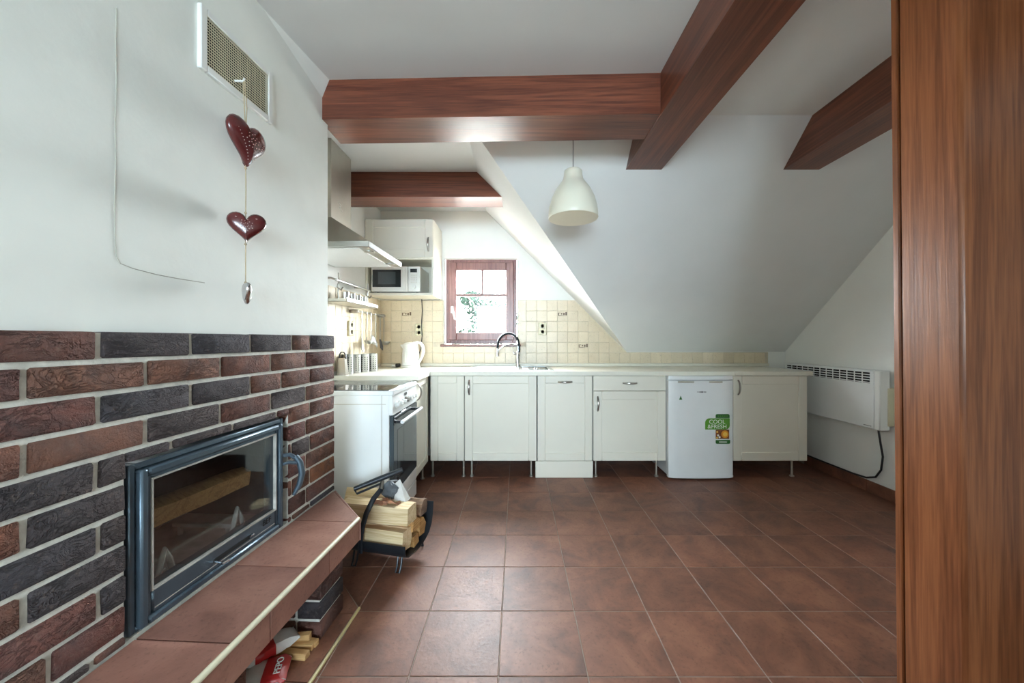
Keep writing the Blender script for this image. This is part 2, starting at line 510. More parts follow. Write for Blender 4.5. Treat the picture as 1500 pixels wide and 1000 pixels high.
# kitchen left wall, right wall, rear wall
wall_left = struct(MB().box(XL - 0.2, XL, 1.5, YB, -0.1, 2.5).build('wall_left', 'plaster'), 'white kitchen wall with tiles beside the cooker')
wall_right = struct(MB().box(XR, XR + 0.2, YR, YB, -0.1, 2.5).build('wall_right', 'plaster'), 'pale plaster wall carrying the heater')
struct(MB().box(-1.8, XR + 0.2, YR - 0.2, YR, -0.1, 2.5).build('wall_rear', 'plaster'))

struct(MB().box(0.70, XR, -0.47, -0.35, -0.1, 2.19).build('wall_light_blocker', 'plaster'))   # added unseen wall that keeps the added rear lamp's light off the right side

# backsplash tiles: 10 cm squares, each one an object on its wall
PW, PH, TZ0 = 0.102, 0.1033, 0.905
NZ = 6
wt_me = MB().box(-PW / 2 + .0012, PW / 2 - .0012, -0.006, 0.002, -PH / 2 + .0012, PH / 2 - .0012, 0.0016).mesh('tile', 'wall_tile')
gr = MB()
def back_tile(x0, x1, z0, z1, slope=True):
    poly = [(x0, z0), (x1, z0), (x1, z1), (x0, z1)]
    if slope:
        poly = clip(poly, 1, 1, XV + ZK - 0.004)
    if len(poly) < 3 or area2(poly) < 1.2e-4: return
    if abs(area2(poly) - PW * PH) < 1e-6:
        inst(wt_me, 'tile', wall_back, ((x0 + x1) / 2, YB, (z0 + z1) / 2), (0, R(90) * 0, 0)); return
    cx = sum(p[0] for p in poly) / len(poly); cz = sum(p[1] for p in poly) / len(poly)
    k = 1 - 0.0024 / max(0.02, min(x1 - x0, z1 - z0))
    MB().ext([((p[0] - cx) * k, -0.006, (p[1] - cz) * k) for p in poly], (0, 0.008, 0)).build('tile', 'wall_tile', wall_back, (cx, YB, cz))
for i in range(-15, 25):
    x0 = 0.092 + PW * i; x1 = x0 + PW
    for j in range(NZ):
        z0 = TZ0 + PH * j; z1 = z0 + PH
        if x0 >= XV - 0.0:                           # low strip below the slope
            if j == 0 and x1 < 2.48:
                back_tile(x0, x1, z0, z1, False)
            continue
        if j == 0 and x1 > XV - 0.02:
            back_tile(x0, x1, z0, z1, False); continue
        xa, xb = max(x0, XL + 0.006), x1
        if xb - xa < 0.01: continue
        if z0 > 1.075:
            if xa > WX0 - 0.008 and xb < WX1 + 0.006: continue
            if xa < WX0 - 0.008 < xb: xb = WX0 - 0.008
            elif xa < WX1 + 0.006 < xb: xa = WX1 + 0.006
        elif z1 > 1.08 and xb > WX0 - 0.03 and xa < WX1 + 0.03:
            z1 = 1.066
        if xb - xa > 0.008: back_tile(xa, xb, z0, z1)
# grout bed behind the tiles (thin, follows the tiled outline)
gp = [(XL, TZ0), (2.47, TZ0), (2.47, ZK - 0.004), (XV, ZK - 0.004), (XV + ZK - 0.005 - (TZ0 + PH * NZ), TZ0 + PH * NZ), (WX1 + 0.004, TZ0 + PH * NZ), (WX1 + 0.004, 1.066), (WX0 - 0.006, 1.066), (WX0 - 0.006, TZ0 + PH * NZ), (XL, TZ0 + PH * NZ)]
MB().ext([(p[0], YB - 0.0025, p[1]) for p in gp], (0, 0.004, 0)).build('grout_bed', 'grout_wall', wall_back)
for i in range(0, 12):
    for j in range(NZ):
        y1 = YB - 0.004 - PW * i
        if y1 - PW < 2.50: continue
        inst(wt_me, 'tile', wall_left, (XL, y1 - PW / 2, TZ0 + PH * (j + .5)), (0, 0, R(90)))
MB().box(XL - 0.001, XL + 0.0025, 2.44, YB, TZ0, TZ0 + PH * NZ).build('grout_bed', 'grout_wall', wall_left)
# small printed motifs on single tiles
def motif(px, pz):
    mb = MB()
    for (dx, dz, w, h) in ((-.040, 0, .010, .030), (-.026, -.014, .016, .006), (-.008, .004, .012, .016), (-.008, -.014, .022, .006), (.014, .002, .016, .022), (.036, .004, .016, .032), (-.026, .012, .012, .005), (.014, -.016, .010, .006)):
        mb.box(px + dx - w / 2, px + dx + w / 2, YB - 0.0068, YB - 0.005, pz + dz - h / 2, pz + dz + h / 2)
    mb.build('tile_motif', 'ink', wall_back)
for px, pz in ((-1.081, 1.388), (0.449, 1.388), (0.653, 1.076)): motif(px, pz)
# ledge strip where the worktop meets the tiles
struct(MB().box(XL + 0.007, 2.47, YB - 0.022, YB - 0.007, 0.8785, 0.905, 0.003).build('trim_1', 'worktop'), 'pale sealing strip along the back of the worktop')

# baseboard of the right wall: cut floor tiles
bb = struct(MB().box(XR - 0.004, XR, 0.2, YB - 0.01, 0, 0.083).build('baseboard_right', 'grout'), 'terracotta tile baseboard under the heater')
bb_me = MB().box(-0.010, 0, -0.1502, 0.1502, 0, 0.086, 0.0018).mesh('tile', 'floor_tile')
for j in range(-2, 7):
    inst(bb_me, 'tile', bb, (XR - 0.003, TY0 + PT * (j + .5) + 0.02, 0.001))

# window
win = struct(thing('window_1', 'brown wooden kitchen window with thin white-sky panes above the sink', None))
WY = 3.696
def frame(mb, x0, x1, z0, z1, w, y0, y1, c=0.004):
    mb.box(x0, x0 + w, y0, y1, z0, z1, c); mb.box(x1 - w, x1, y0, y1, z0, z1, c)
    mb.box(x0 + w, x1 - w, y0, y1, z1 - w, z1, c); mb.box(x0 + w, x1 - w, y0, y1, z0, z0 + w, c)
    return mb
frame(MB(), -0.704, 0.0, 1.10, 1.93, 0.040, WY, WY + 0.06).build('frame', 'mahogany', win)
sash = frame(MB(), -0.672, -0.030, 1.132, 1.900, 0.076, WY - 0.022, WY + 0.03, 0.006).build('sash', 'mahogany', win)
MB().box(-0.598, -0.104, WY - 0.008, WY - 0.002, 1.206, 1.826).build('pane', 'glass', sash)
MB().box(-0.596, -0.106, WY - 0.016, WY + 0.010, 1.565, 1.590, 0.002).build('glazing_bar', 'mahogany_x', sash)
MB().box(-0.353, -0.329, WY - 0.016, WY + 0.010, 1.590, 1.826, 0.002).build('glazing_bar', 'mahogany', sash)
hd = MB().box(-0.651, -0.625, WY - 0.030, WY - 0.022, 1.400, 1.470, 0.003)
hd.tube([(-0.638, WY - 0.03, 1.445), (-0.638, WY - 0.062, 1.445), (-0.630, WY - 0.066, 1.43), (-0.606, WY - 0.064, 1.335)], [0.008, 0.009, 0.010, 0.008], 8)
hd.build('window_handle', 'white_plastic', sash)
MB().box(0.0 - 0.030, -0.022, WY - 0.028, WY, 1.72, 1.86, 0.003).build('hinge', 'mahogany', win)
MB().box(-0.745, 0.040, 3.615, 3.70, 1.070, 1.092, 0.004).build('window_sill', 'mahogany_x', win)

# garden outside: a tree seen in the lower pane, unseen ground paled to bounce light
struct(MB().box(-60, 60, -60, 60, -3.0, -2.8).build('ground', 'gravel'), 'unseen pale gravel yard added to bounce light')
tree = thing('garden_tree', 'pale leafy tree outside the kitchen window', 'tree', (-0.88, 9.5, -2.8))
tk = MB().tube([(0, 0, 0), (0.05, 0, 2.4), (-0.03, 0.05, 3.8), (0.05, 0, 5.0)], [0.16, 0.11, 0.07, 0.03], 9)
for k in range(9):
    a = k * 2.4; z = 3.0 + k * 0.2
    tk.tube([(0, 0, z), (0.45 * math.cos(a), 0.45 * math.sin(a), z + 0.45), (0.9 * math.cos(a), 0.9 * math.sin(a), z + 0.7)], [0.035, 0.02, 0.008], 6)
tk.build('trunk', 'trunk', tree)
lf = MB(); rl = random.Random(3)
for k in range(2000):
    a = rl.uniform(0, 6.283); zz = rl.uniform(-1, 1); rad = rl.random() ** 0.5
    rr = 0.95 * math.sqrt(max(0, 1 - zz * zz)) * rad * (0.7 + 0.3 * math.sin(3 * a + 2 * zz))
    c = Vector((rr * math.cos(a) + 0.25 * math.sin(zz * 5), rr * math.sin(a), 4.1 + zz * 1.05))
    d1 = Vector((rl.uniform(-1, 1), rl.uniform(-1, 1), rl.uniform(-1, 1))).normalized(); d2 = d1.orthogonal().normalized()
    s = rl.uniform(0.05, 0.085)
    lf.add([c - d1 * s, c + d2 * s * .5, c + d1 * s, c - d2 * s * .5], [(0, 1, 2, 3)])
tag(lf.build('foliage', 'leaf', tree), kind='stuff')

# ================================================================== FIREPLACE WALL (turned 3 degrees, far corner at FO)
FO = (-0.911, 1.86, 0.0); FA = -R(3.0)
def FL(x, y):                                    # local (out of wall, deeper along wall) to world
    c, s = math.cos(FA), math.sin(FA)
    return (FO[0] + x * c - y * s, FO[1] + x * s + y * c)
fw = thing('wall_fireplace', 'white plastered chimney breast over a rustic brick fireplace', None, FO, FA); struct(fw)
ZB = 1.158                                       # top of the brickwork
DY0, DY1, DZ0, DZ1 = -0.934, -0.361, 0.392, 0.826  # opening of the stove insert
OY0, OY1, OZ1 = -0.946, -0.340, 0.836             # opening in the brickwork around it
up = MB().box(-0.44, -0.032, -7.2, -0.006, ZB - 0.01, ZC)
up.ext([(-0.034, -0.42, ZC), (-0.034, -0.006, ZC), (-0.034, -0.006, ZC - 0.105)], (0.0, 0, 0))
up.build('plaster', 'plaster_rough', fw)
# soft thickening of the plaster under the ceiling beside the beam
MB().add([(-0.033, -0.46, ZC), (-0.033, -0.006, ZC), (-0.033, -0.006, ZC - 0.10), (0.008, -0.006, ZC)],
         [(0, 1, 2), (0, 3, 1), (1, 3, 2), (0, 2, 3)]).build('plaster_fillet', 'plaster_rough', fw)
mo = MB()
mo.box(-0.44, -0.007, -7.2, OY0, 0, ZB - 0.002); mo.box(-0.44, -0.007, OY1, -0.004, 0, ZB - 0.002)
mo.box(-0.44, -0.007, OY0, OY1, OZ1, ZB - 0.002); mo.box(-0.44, -0.007, OY0, OY1, 0, DZ0)
mo.build('mortar', 'mortar', fw)

RED = [(0.205, 0.083, 0.055), (0.225, 0.095, 0.060), (0.170, 0.072, 0.052), (0.20, 0.080, 0.062), (0.24, 0.110, 0.072)]
DRK = [(0.085, 0.070, 0.072), (0.105, 0.080, 0.076), (0.076, 0.068, 0.075)]
def bcol(k):
    c = random.choice(RED if k == 'R' else DRK); f = random.uniform(0.85, 1.15)
    if k == 'O': c = (0.33, 0.13, 0.06)
    return (c[0] * f, c[1] * f, c[2] * f, 1)
def brick(parent, x0, x1, y0, y1, z0, z1, kind, j=0.0014, c=0.0035):
    mx, my, mz = (x0 + x1) / 2, (y0 + y1) / 2, (z0 + z1) / 2
    o = MB().box(x0 - mx, x1 - mx, y0 - my, y1 - my, z0 - mz, z1 - mz, c, j).build('brick', 'brick', parent, (mx, my, mz), sharp=60)
    o.color = bcol(kind)
    return o
CP = 0.0748; BH = 0.0625; G = 0.0125
odd = [1.859, 1.6625, 1.539, 1.316, 1.0887, 0.8586, 0.63, 0.402, 0.17]
odd3 = [1.859, 1.6625, 1.476, 1.316, 1.0887, 0.8586, 0.63, 0.402, 0.17]
odd5 = [1.859, 1.6625, 1.45, 1.24, 1.03, 0.8526, 0.63, 0.402, 0.17]
even = [1.859, 1.633, 1.417, 1.19, 0.9624, 0.733, 0.505, 0.28, 0.06]
rows = [(odd, 'DRDDDRRDR'), (even, 'RRRRRRDRD'), (odd3, 'RRRDDRRDR'), (even, 'RDRDRRDRR'), (odd5, 'RRDDDDRRD'),
        (even, 'RRRDDRDRR'), (odd, 'RDRRDDRRD'), (even, 'RRRRDRDRR'), (odd, 'ORRRDRRDR'), ([1.859, 1.633, 1.417, 1.19, 0.9624, 0.77, 0.53, 0.3, 0.07], 'RRRRRRDRD'),
        ([1.859, 1.6625, 1.539, 1.316, 1.0887, 0.846, 0.63, 0.402, 0.17], 'DRRRRDRRD')]
for r, (jts, cols) in enumerate(rows):
    z1 = ZB - r * CP; z0 = z1 - BH
    for k in range(len(jts) - 1):
        a = (jts[k + 1] - 1.86) + G / 2; b = (jts[k] - 1.86) - (G / 2 if k else 0)
        if a < -1.65: continue
        zz0 = z0
        if z1 < 0.39: continue
        segs = [(a, b, z0, z1)]
        if z0 < OZ1 - 0.002:
            segs = []
            if b > DY1 + 0.03: segs.append((max(a, OY1), b, z0, z1))
            if a < DY0 - 0.03: segs.append((a, min(b, OY0), z0, z1))
            if z1 > DZ1 + 0.015 and b > DY0 and a < DY1:
                segs.append((max(a, OY0), min(b, OY1), OZ1, z1))
        for (p, q, u0, u1) in segs:
            u0 = max(u0, 0.392)
            if q - p < 0.012 or u1 - u0 < 0.008: continue
            brick(fw, -0.05, random.uniform(-0.0015, 0.0015), p, q, u0, u1, cols[k])
# header strip of brick ends at the far corner
for r in range(0, 10, 2):
    pass

def PW_pt(px, py):                              # a photo point on the plaster face, in wall-local coordinates
    Z = 566.5 / (785.6 - px)
    X = (px - 757) * Z / FPX; H = CH - (py - 497) * Z / FPX
    c, s = math.cos(-FA), math.sin(-FA)
    dx, dy = X - FO[0], Z - FO[1]
    return (dx * c - dy * s, dx * s + dy * c, H)
ck_pts = [(171, 12), (170, 60), (171, 120), (169, 180), (170, 240), (168, 300), (169, 350), (171, 376), (177, 386), (195, 393), (230, 402), (262, 408), (300, 414)]
MB().tube([(-0.0316, PW_pt(a, b)[1], PW_pt(a, b)[2]) for a, b in ck_pts], 0.0011, 5).build('plaster_crack', 'crack', fw)

# hot-air vent
vy0, vy1, vz0, vz1 = -0.722, -0.410, 1.975, 2.175
vent = thing('air_vent', 'white framed hot-air vent with dark mesh high on the chimney breast', 'vent', FO, FA)
vf = MB(); w = 0.024
vf.box(-0.034, -0.018, vy0, vy0 + w, vz0, vz1, 0.003); vf.box(-0.034, -0.018, vy1 - w, vy1, vz0, vz1, 0.003)
vf.box(-0.034, -0.018, vy0 + w, vy1 - w, vz0, vz0 + w, 0.003); vf.box(-0.034, -0.018, vy0 + w, vy1 - w, vz1 - w, vz1, 0.003)
vf.build('vent_frame', 'white_plastic', vent)
MB().box(-0.0325, -0.031, vy0 + w, vy1 - w, vz0 + w, vz1 - w).build('vent_backing', 'dark_void', vent)
vg = MB(); n = 17
for k in range(n + 1):
    z = vz0 + w + (vz1 - vz0 - 2 * w) * k / n
    vg.box(-0.0212, -0.0204, vy0 + w, vy1 - w, z - 0.0014, z + 0.0014)
n = 34
for k in range(n + 1):
    y = vy0 + w + (vy1 - vy0 - 2 * w) * k / n
    vg.box(-0.0215, -0.0208, y - 0.0005, y + 0.0005, vz0 + w, vz1 - w)
tag(vg.build('vent_mesh', 'offwhite', vent), kind='stuff')

# stove insert
ins = thing('fireplace_insert', 'dark cast-iron fireplace insert with wide glass door set in the brickwork', 'fireplace', (*FL(-0.022, 0), 0), FA)
fx = MB()
frame_pts = (DY0, DY1, DZ0, DZ1)
def yframe(mb, y0, y1, z0, z1, w, x0, x1, c=0.003, wb=None):
    wb = wb or w
    mb.box(x0, x1, y0, y0 + w, z0, z1, c); mb.box(x0, x1, y1 - w, y1, z0, z1, c)
    mb.box(x0, x1, y0 + w, y1 - w, z1 - w, z1, c); mb.box(x0, x1, y0 + w, y1 - w, z0, z0 + wb, c)
    return mb
yframe(MB(), DY0 + .002, DY1 - .002, DZ0 + .001, DZ1 - .002, 0.016, -0.06, 0.012).build('outer_frame', 'cast_iron', ins)
dr = yframe(MB(), DY0 + .020, DY1 - .020, DZ0 + .006, DZ1 - .020, 0.020, -0.03, 0.026, 0.005)
yframe(dr, DY0 + .038, DY1 - .038, DZ0 + .022, DZ1 - .038, 0.016, -0.03, 0.018, 0.005, wb=0.066)
door = dr.build('door', 'cast_iron', ins)
MB().box(0.004, 0.009, DY0 + .054, DY1 - .054, DZ0 + .088, DZ1 - .054).build('glass_pane', 'stove_glass', door)
gs = yframe(MB(), DY0 + .051, DY1 - .051, DZ0 + .085, DZ1 - .051, 0.005, 0.008, 0.0205, 0.001)
gs.build('glass_seal', 'ash', door)
MB().box(0.017, 0.0185, DY0 + .06, DY1 - .06, DZ0 + .036, DZ0 + .0385).build('groove_line', 'ash', door)
MB().box(0.016, 0.0187, DY0 + 0.24, DY0 + 0.40, DZ0 + .044, DZ0 + .058).build('air_slot', 'dark_void', door)
lv = MB().tube([(0.012, DY0 + 0.245, DZ0 + .050), (0.045, DY0 + 0.245, DZ0 + .046)], 0.0035, 8)
lv.tube([(0.045, DY0 + 0.24, DZ0 + .046), (0.050, DY0 + 0.262, DZ0 + .046)], 0.0045, 8)
lv.build('air_lever', 'chrome', door)
MB().tube([(0.016, DY0 + 0.392, DZ0 + .050), (0.030, DY0 + 0.392, DZ0 + .060)], [0.006, 0.002], 8).build('air_knob', 'chrome', door)
text('lettering', 'BEF', 0.030, 'dark_void', door, (0.0190, DY1 - 0.125, DZ0 + .056), (R(90), 0, R(90)), 0.0004)
# curved handle
hz = DZ0 + 0.20; hy = DY1 - 0.012
hn = MB()
hn.tube([(0.012, hy - .012, hz + .085), (0.040, hy + .008, hz + .086), (0.062, hy + .020, hz + .066)], [0.007, 0.008, 0.009], 8)
hn.tube([(0.012, hy - .012, hz + .048), (0.040, hy + .004, hz + .056), (0.062, hy + .018, hz + .050)], [0.006, 0.007, 0.008], 8)
hn.tube([(0.058, hy + .016, hz + .078), (0.072, hy + .024, hz + .050), (0.078, hy + .028, hz + .005), (0.070, hy + .024, hz - .040), (0.052, hy + .014, hz - .078)], [0.010, 0.012, 0.0125, 0.011, 0.007], 10)
hn.build('door_handle', 'cast_iron', door)
# firebox
fb = MB()
fb.box(-0.40, -0.385, DY0 + .01, DY1 - .01, DZ0, DZ1); fb.box(-0.40, -0.03, DY0, DY0 + .014, DZ0, DZ1); fb.box(-0.40, -0.03, DY1 - .014, DY1, DZ0, DZ1)
fb.box(-0.40, -0.03, DY0, DY1, DZ1 - .02, DZ1 - .002)
fb.build('firebox_lining', 'soot', ins)
MB().box(-0.40, -0.03, DY0 + .002, DY1 - .002, DZ0 + .002, DZ0 + .045).build('firebox_floor', 'ash', ins)
gr_ = thing('fire_grate', 'light grey forked log grate inside the fireplace', 'grate', (*FL(0, 0), 0), FA)
for yy in (DY0 + 0.14, DY0 + 0.40):
    g1 = MB().box(-0.30, -0.06, yy - .008, yy + .008, DZ0 + .075, DZ0 + .090, 0.003)
    g1.box(-0.28, -0.268, yy - .007, yy + .007, DZ0 + .045, DZ0 + .078, 0.002); g1.box(-0.10, -0.088, yy - .007, yy + .007, DZ0 + .045, DZ0 + .078, 0.002)
    g1.tube([(-0.065, yy - 0.02, DZ0 + .06), (-0.06, yy - .012, DZ0 + .11), (-0.06, yy, DZ0 + .145), (-0.06, yy + .014, DZ0 + .11), (-0.065, yy + .03, DZ0 + .06)], 0.008, 8)
    g1.build('andiron', 'ash', gr_)
MB().box(-0.075, -0.055, DY0 + .06, DY1 - .09, DZ0 + .045, DZ0 + .066, 0.003).build('log_guard', 'ash', gr_)

def split_log(L, prof, seed, taper=0.04):
    """a split log along local x from a cross-section of (y, z) points"""
    rg = random.Random(seed); mb = MB(); n = len(prof); st = 6; vs = []
    for i in range(st + 1):
        x = -L / 2 + L * i / st; k = 1 - taper * abs(i / st - .4) + rg.uniform(-.015, .015)
        vs += [(x + (rg.uniform(-.004, .004) if i in (0, st) else 0), y * k + rg.uniform(-.0015, .0015), z * k + rg.uniform(-.0015, .0015)) for (y, z) in prof]
    fs = [(i * n + j, i * n + (j + 1) % n, (i + 1) * n + (j + 1) % n, (i + 1) * n + j) for i in range(st) for j in range(n)]
    fs += [tuple(range(n)), tuple(st * n + j for j in range(n))]
    return mb.add(vs, fs)
QUART = [(-.045, -.04), (.045, -.045), (.05, .005), (.03, .04), (-.005, .05), (-.04, .035)]
WEDGE = [(-.05, -.035), (.0, -.045), (.05, -.03), (.045, .02), (.0, .042), (-.045, .03)]
TRI = [(-.045, -.035), (.045, -.04), (.04, .0), (.0, .045), (-.02, .03)]
fl = split_log(0.40, [(y * .9, z * .8) for y, z in WEDGE], 5)
fl = fl.build('firewood_log', 'logwood_dark', None, (*FL(-0.13, -0.66), DZ0 + 0.235), (R(8), 0, FA + R(84)))
tag(fl, 'orange-brown split log lying behind the fireplace glass', 'log')

# hearth bench
BD, BYC, BZ = 0.26, -0.274, 0.388               # depth, chamfer corner, top height
bench = thing('hearth_bench', 'terracotta-tiled hearth bench on brick piers below the fireplace glass', 'bench', FO, FA)
out = [(-0.006, -0.012), (BD - .006, BYC - 0.002), (BD - .006, -1.75), (-0.006, -1.75)]
MB().ext([(x, y, 0.296) for x, y in out], (0, 0, BZ - 0.296 - 0.006)).build('slab', 'mortar', bench)
def poly_tile(poly, z0, z1, parent, mat, shrink=0.0018):
    cx = sum(p[0] for p in poly) / len(poly); cy = sum(p[1] for p in poly) / len(poly)
    d = min(max(p[0] for p in poly) - min(p[0] for p in poly), max(p[1] for p in poly) - min(p[1] for p in poly))
    k = 1 - 2 * shrink / d
    return MB().ext([((p[0] - cx) * k, (p[1] - cy) * k, z0) for p in poly], (0, 0, z1 - z0)).build('tile', mat, parent, (cx, cy, 0))
jy = [0.0, -0.313, -0.621, -0.927, -1.232, -1.537]
for k in range(len(jy) - 1):
    p = [(0.0005, jy[k + 1]), (BD - .008, jy[k + 1]), (BD - .008, jy[k]), (0.0005, jy[k])]
    if k == 0:
        p = [(0.0005, jy[1]), (BD - .008, jy[1]), (BD - .008, BYC), (0.0005, -0.012)]
    poly_tile(p, BZ - .008, BZ, bench, 'bench_tile')
fj = [BYC, -0.50, -0.80, -1.10, -1.40, -1.70]
for k in range(len(fj) - 1):
    y0, y1 = fj[k + 1] + .0015, fj[k] - .0015
    my = (y0 + y1) / 2
    MB().box(-0.004, 0.004, y0 - my, y1 - my, 0.290, BZ - .010, 0.0015).build('tile', 'bench_tile', bench, (BD - .004, my, 0))
c0 = Vector((BD - .002, BYC, 0)); c1 = Vector((0.004, -0.010, 0))
d = (c1 - c0).normalized(); nrm = Vector((d.y, -d.x, 0)); nrm = nrm if nrm.y > 0 else -nrm
pp = [c0, c1, c1 + nrm * .008, c0 + nrm * .008]
MB().ext([(p.x, p.y, 0.290) for p in pp], (0, 0, BZ - .010 - 0.290)).build('tile', 'bench_tile', bench)
MB().tube([(BD - .004, -1.70, BZ - .006), (BD - .004, BYC, BZ - .006)], 0.0085, 10).build('edge_trim', 'trim_cream', bench)
MB().tube([(BD - .004, BYC, BZ - .006), (0.006, -0.006, BZ - .006)], 0.0055, 8).build('edge_trim', 'bench_tile', bench)
# brick piers under it
def pier(y0, y1, cols):
    MB().box(0.0, 0.187, y0 + .008, y1 - .008, 0.008, 0.296).build('pier_mortar', 'mortar', bench)
    for r in range(4):
        z0 = 0.010 + r * 0.0735; z1 = min(z0 + 0.0615, 0.292)
        brick(bench, 0.105, 0.197, y0, y1, z0, z1, cols[r])
        brick(bench, 0.004, 0.094, y0, y1, z0, z1, cols[-1 - r])
pier(-0.450, -0.285, 'RDRR'); pier(-1.05, -0.807, 'DRRR')
# tiled platform on the floor in front of it
plat = thing('hearth_platform', 'low tiled hearth strip with yellow edge trim beside the floor tiles', 'hearth', FO, FA)
MB().ext([(x, y, 0.001) for x, y in [(-0.006, -0.012), (BD, BYC), (BD, -1.75), (-0.006, -1.75)]], (0, 0, 0.005)).build('bed', 'grout', plat)
for k in range(len(jy) - 1):
    p = [(0.0, jy[k + 1]), (BD - .006, jy[k + 1]), (BD - .006, jy[k]), (0.0, jy[k])]
    if k == 0: p = [(0.0, jy[1]), (BD - .006, jy[1]), (BD - .006, BYC - .002), (0.0, -0.014)]
    poly_tile(p, 0.006, 0.0095, plat, 'floor_tile')
MB().tube([(BD, -1.70, 0.005), (BD, BYC, 0.005)], 0.0060, 8).build('edge_trim', 'trim_yellow', plat)

# things stored under the bench
def bag(name, label, L, W, H, loc, rz, seed, band, cat='pack'):
    t = thing(name, label, cat, loc, rz)
    rg = random.Random(seed); nx, nr = 12, 16; rings = []
    for i in range(nx + 1):
        u = i / nx; k = (1 - abs(2 * u - 1) ** 5) * .92 + .08; ring = []
        for j in range(nr):
            a = 2 * math.pi * j / nr
            ca, sa = math.cos(a), math.sin(a)
            y = W / 2 * math.copysign(abs(ca) ** .5, ca) * (.93 + .07 * k); z = H / 2 * math.copysign(abs(sa) ** .6, sa) * k
            ring.append(Vector((-L / 2 + L * u, y + rg.uniform(-.004, .004), H / 2 + z + rg.uniform(-.003, .003))))
        rings.append(ring)
    def skin(rs, grow):
        c_ = Vector((0, 0, H / 2)); mb = MB()
        vs = [(p.x, (p.y - 0) * grow, H / 2 + (p.z - H / 2) * grow) for r_ in rs for p in r_]
        m = len(rs) - 1
        fs = [(i * nr + j, i * nr + (j + 1) % nr, (i + 1) * nr + (j + 1) % nr, (i + 1) * nr + j) for i in range(m) for j in range(nr)]
        fs += [tuple(range(nr)), tuple(m * nr + j for j in range(nr))]
        return mb.add(vs, fs)
    skin(rings, 1.0).build('wrapper', 'paper', t)
    skin(rings[band[0]:band[1] + 1], 1.03).build('red_band', 'print_red', t)
    return t
b1 = bag('firelighter_pack', 'red and white firelighter pack lying lower under the bench', 0.140, 0.105, 0.044, (*FL(0.110, -0.625), 0.0105), R(20), 3, (6, 12))
text('lettering', 'PEPO', 0.028, 'print_white', b1, (0.024, -0.0565, 0.010), (R(90), 0, 0), 0.0008, 'CENTER')
text('lettering', 'PEPO', 0.029, 'print_white', b1, (0.052, -0.040, 0.0458), (0, 0, R(90)), 0.0008)
b2 = bag('firelighter_pack', 'red and white firelighter pack resting on top of another', 0.18, 0.075, 0.040, (*FL(0.075, -0.562), 0.050), R(48), 8, (3, 7))
for k, (x, y, z, L, a, lab) in enumerate([(0.125, -0.470, 0.010, 0.15, -6, 'kindling stick with pale square end nearest the brick pier'), (0.120, -0.497, 0.010, 0.15, 4, 'second kindling stick from the brick pier, under the bench'),
                                    (0.118, -0.528, 0.010, 0.16, -3, 'wide orange kindling stick beside the lower red pack'), (0.110, -0.484, 0.0335, 0.13, 8, 'kindling stick lying on top of the others under the bench')]):
    wd = 0.028 if k == 2 else 0.020
    s_ = MB().box(-L / 2, L / 2, -wd / 2, wd / 2, 0, 0.022, 0.002, 0.0015).build('kindling_stick', 'kindling', None, (*FL(x, y), z), (0, 0, FA + R(a)))
    tag(s_, lab, 'kindling', 'kindling sticks under the hearth bench')

# hearts on a string
hy = -0.592; hx = 0.018
garl = thing('heart_garland', 'string with two dark red hearts and a silver drop heart hanging from the vent', 'decoration', FO, FA)
gz = {'hook': 2.030, 'h1t': 1.838, 'h1b': 1.729, 'h2t': 1.565, 'h2b': 1.468, 'dt': 1.332}
MB().tube([(-0.020, hy, 2.022), (0.010, hy, 2.020), (0.014, hy, 2.030)], 0.0035, 8).build('hook', 'white_plastic', garl)
for pts in ([(0.010, hy, 2.024), (hx - .002, hy - .003, 1.93), (hx, hy, gz['h1t'])], [(0.012, hy + .003, 2.024), (hx + .002, hy + .003, 1.93), (hx, hy, gz['h1t'])],
            [(hx, hy, gz['h1b'] + .01), (hx + .001, hy, 1.65), (hx, hy, gz['h2t'] - .01)], [(hx, hy, gz['h2b'] + .01), (hx, hy, gz['dt'] - .004)]):
    MB().tube(pts, 0.0017, 6).build('string', 'string', garl)
for z in (gz['h1b'] - .006, gz['h2t'] + .006, gz['h2b'] - .004, gz['dt'] + .002):
    MB().lathe([(0.0003, -.005), (.004, -.002), (.004, .002), (.0003, .005)], 8, (hx, hy, z)).build('knot', 'string', garl)
def heart_outline(n=40):
    pts = []
    for k in range(n):
        t = 2 * math.pi * k / n
        x = 16 * math.sin(t) ** 3
        y = 13 * math.cos(t) - 5 * math.cos(2 * t) - 2 * math.cos(3 * t) - math.cos(4 * t)
        pts.append((x / 16.0, (y + 17) / 29.0))         # x -1..1, y 0..1
    return pts
def heart_mesh(w, h, t):
    """puffed heart in the local xz plane, tip at the origin, thickness along y"""
    o = heart_outline(); n = len(o); cz = 0.58; mb = MB(); rings = [1, .97, .86, .68, .45, .2]
    vs = []; fs = []
    for side in (-1, 1):
        for r in rings:
            d = t / 2 * math.sqrt(max(0, 1 - r ** 2.6))
            for (x, z) in o:
                vs.append((x * r * w / 2, side * d, (cz + (z - cz) * r) * h))
        b = 0 if side < 0 else len(rings) * n
        for i in range(len(rings) - 1):
            for j in range(n):
                fs.append((b + i * n + j, b + i * n + (j + 1) % n, b + (i + 1) * n + (j + 1) % n, b + (i + 1) * n + j))
        fs.append(tuple(b + (len(rings) - 1) * n + j for j in range(n)))
    return mb.add(vs, fs)
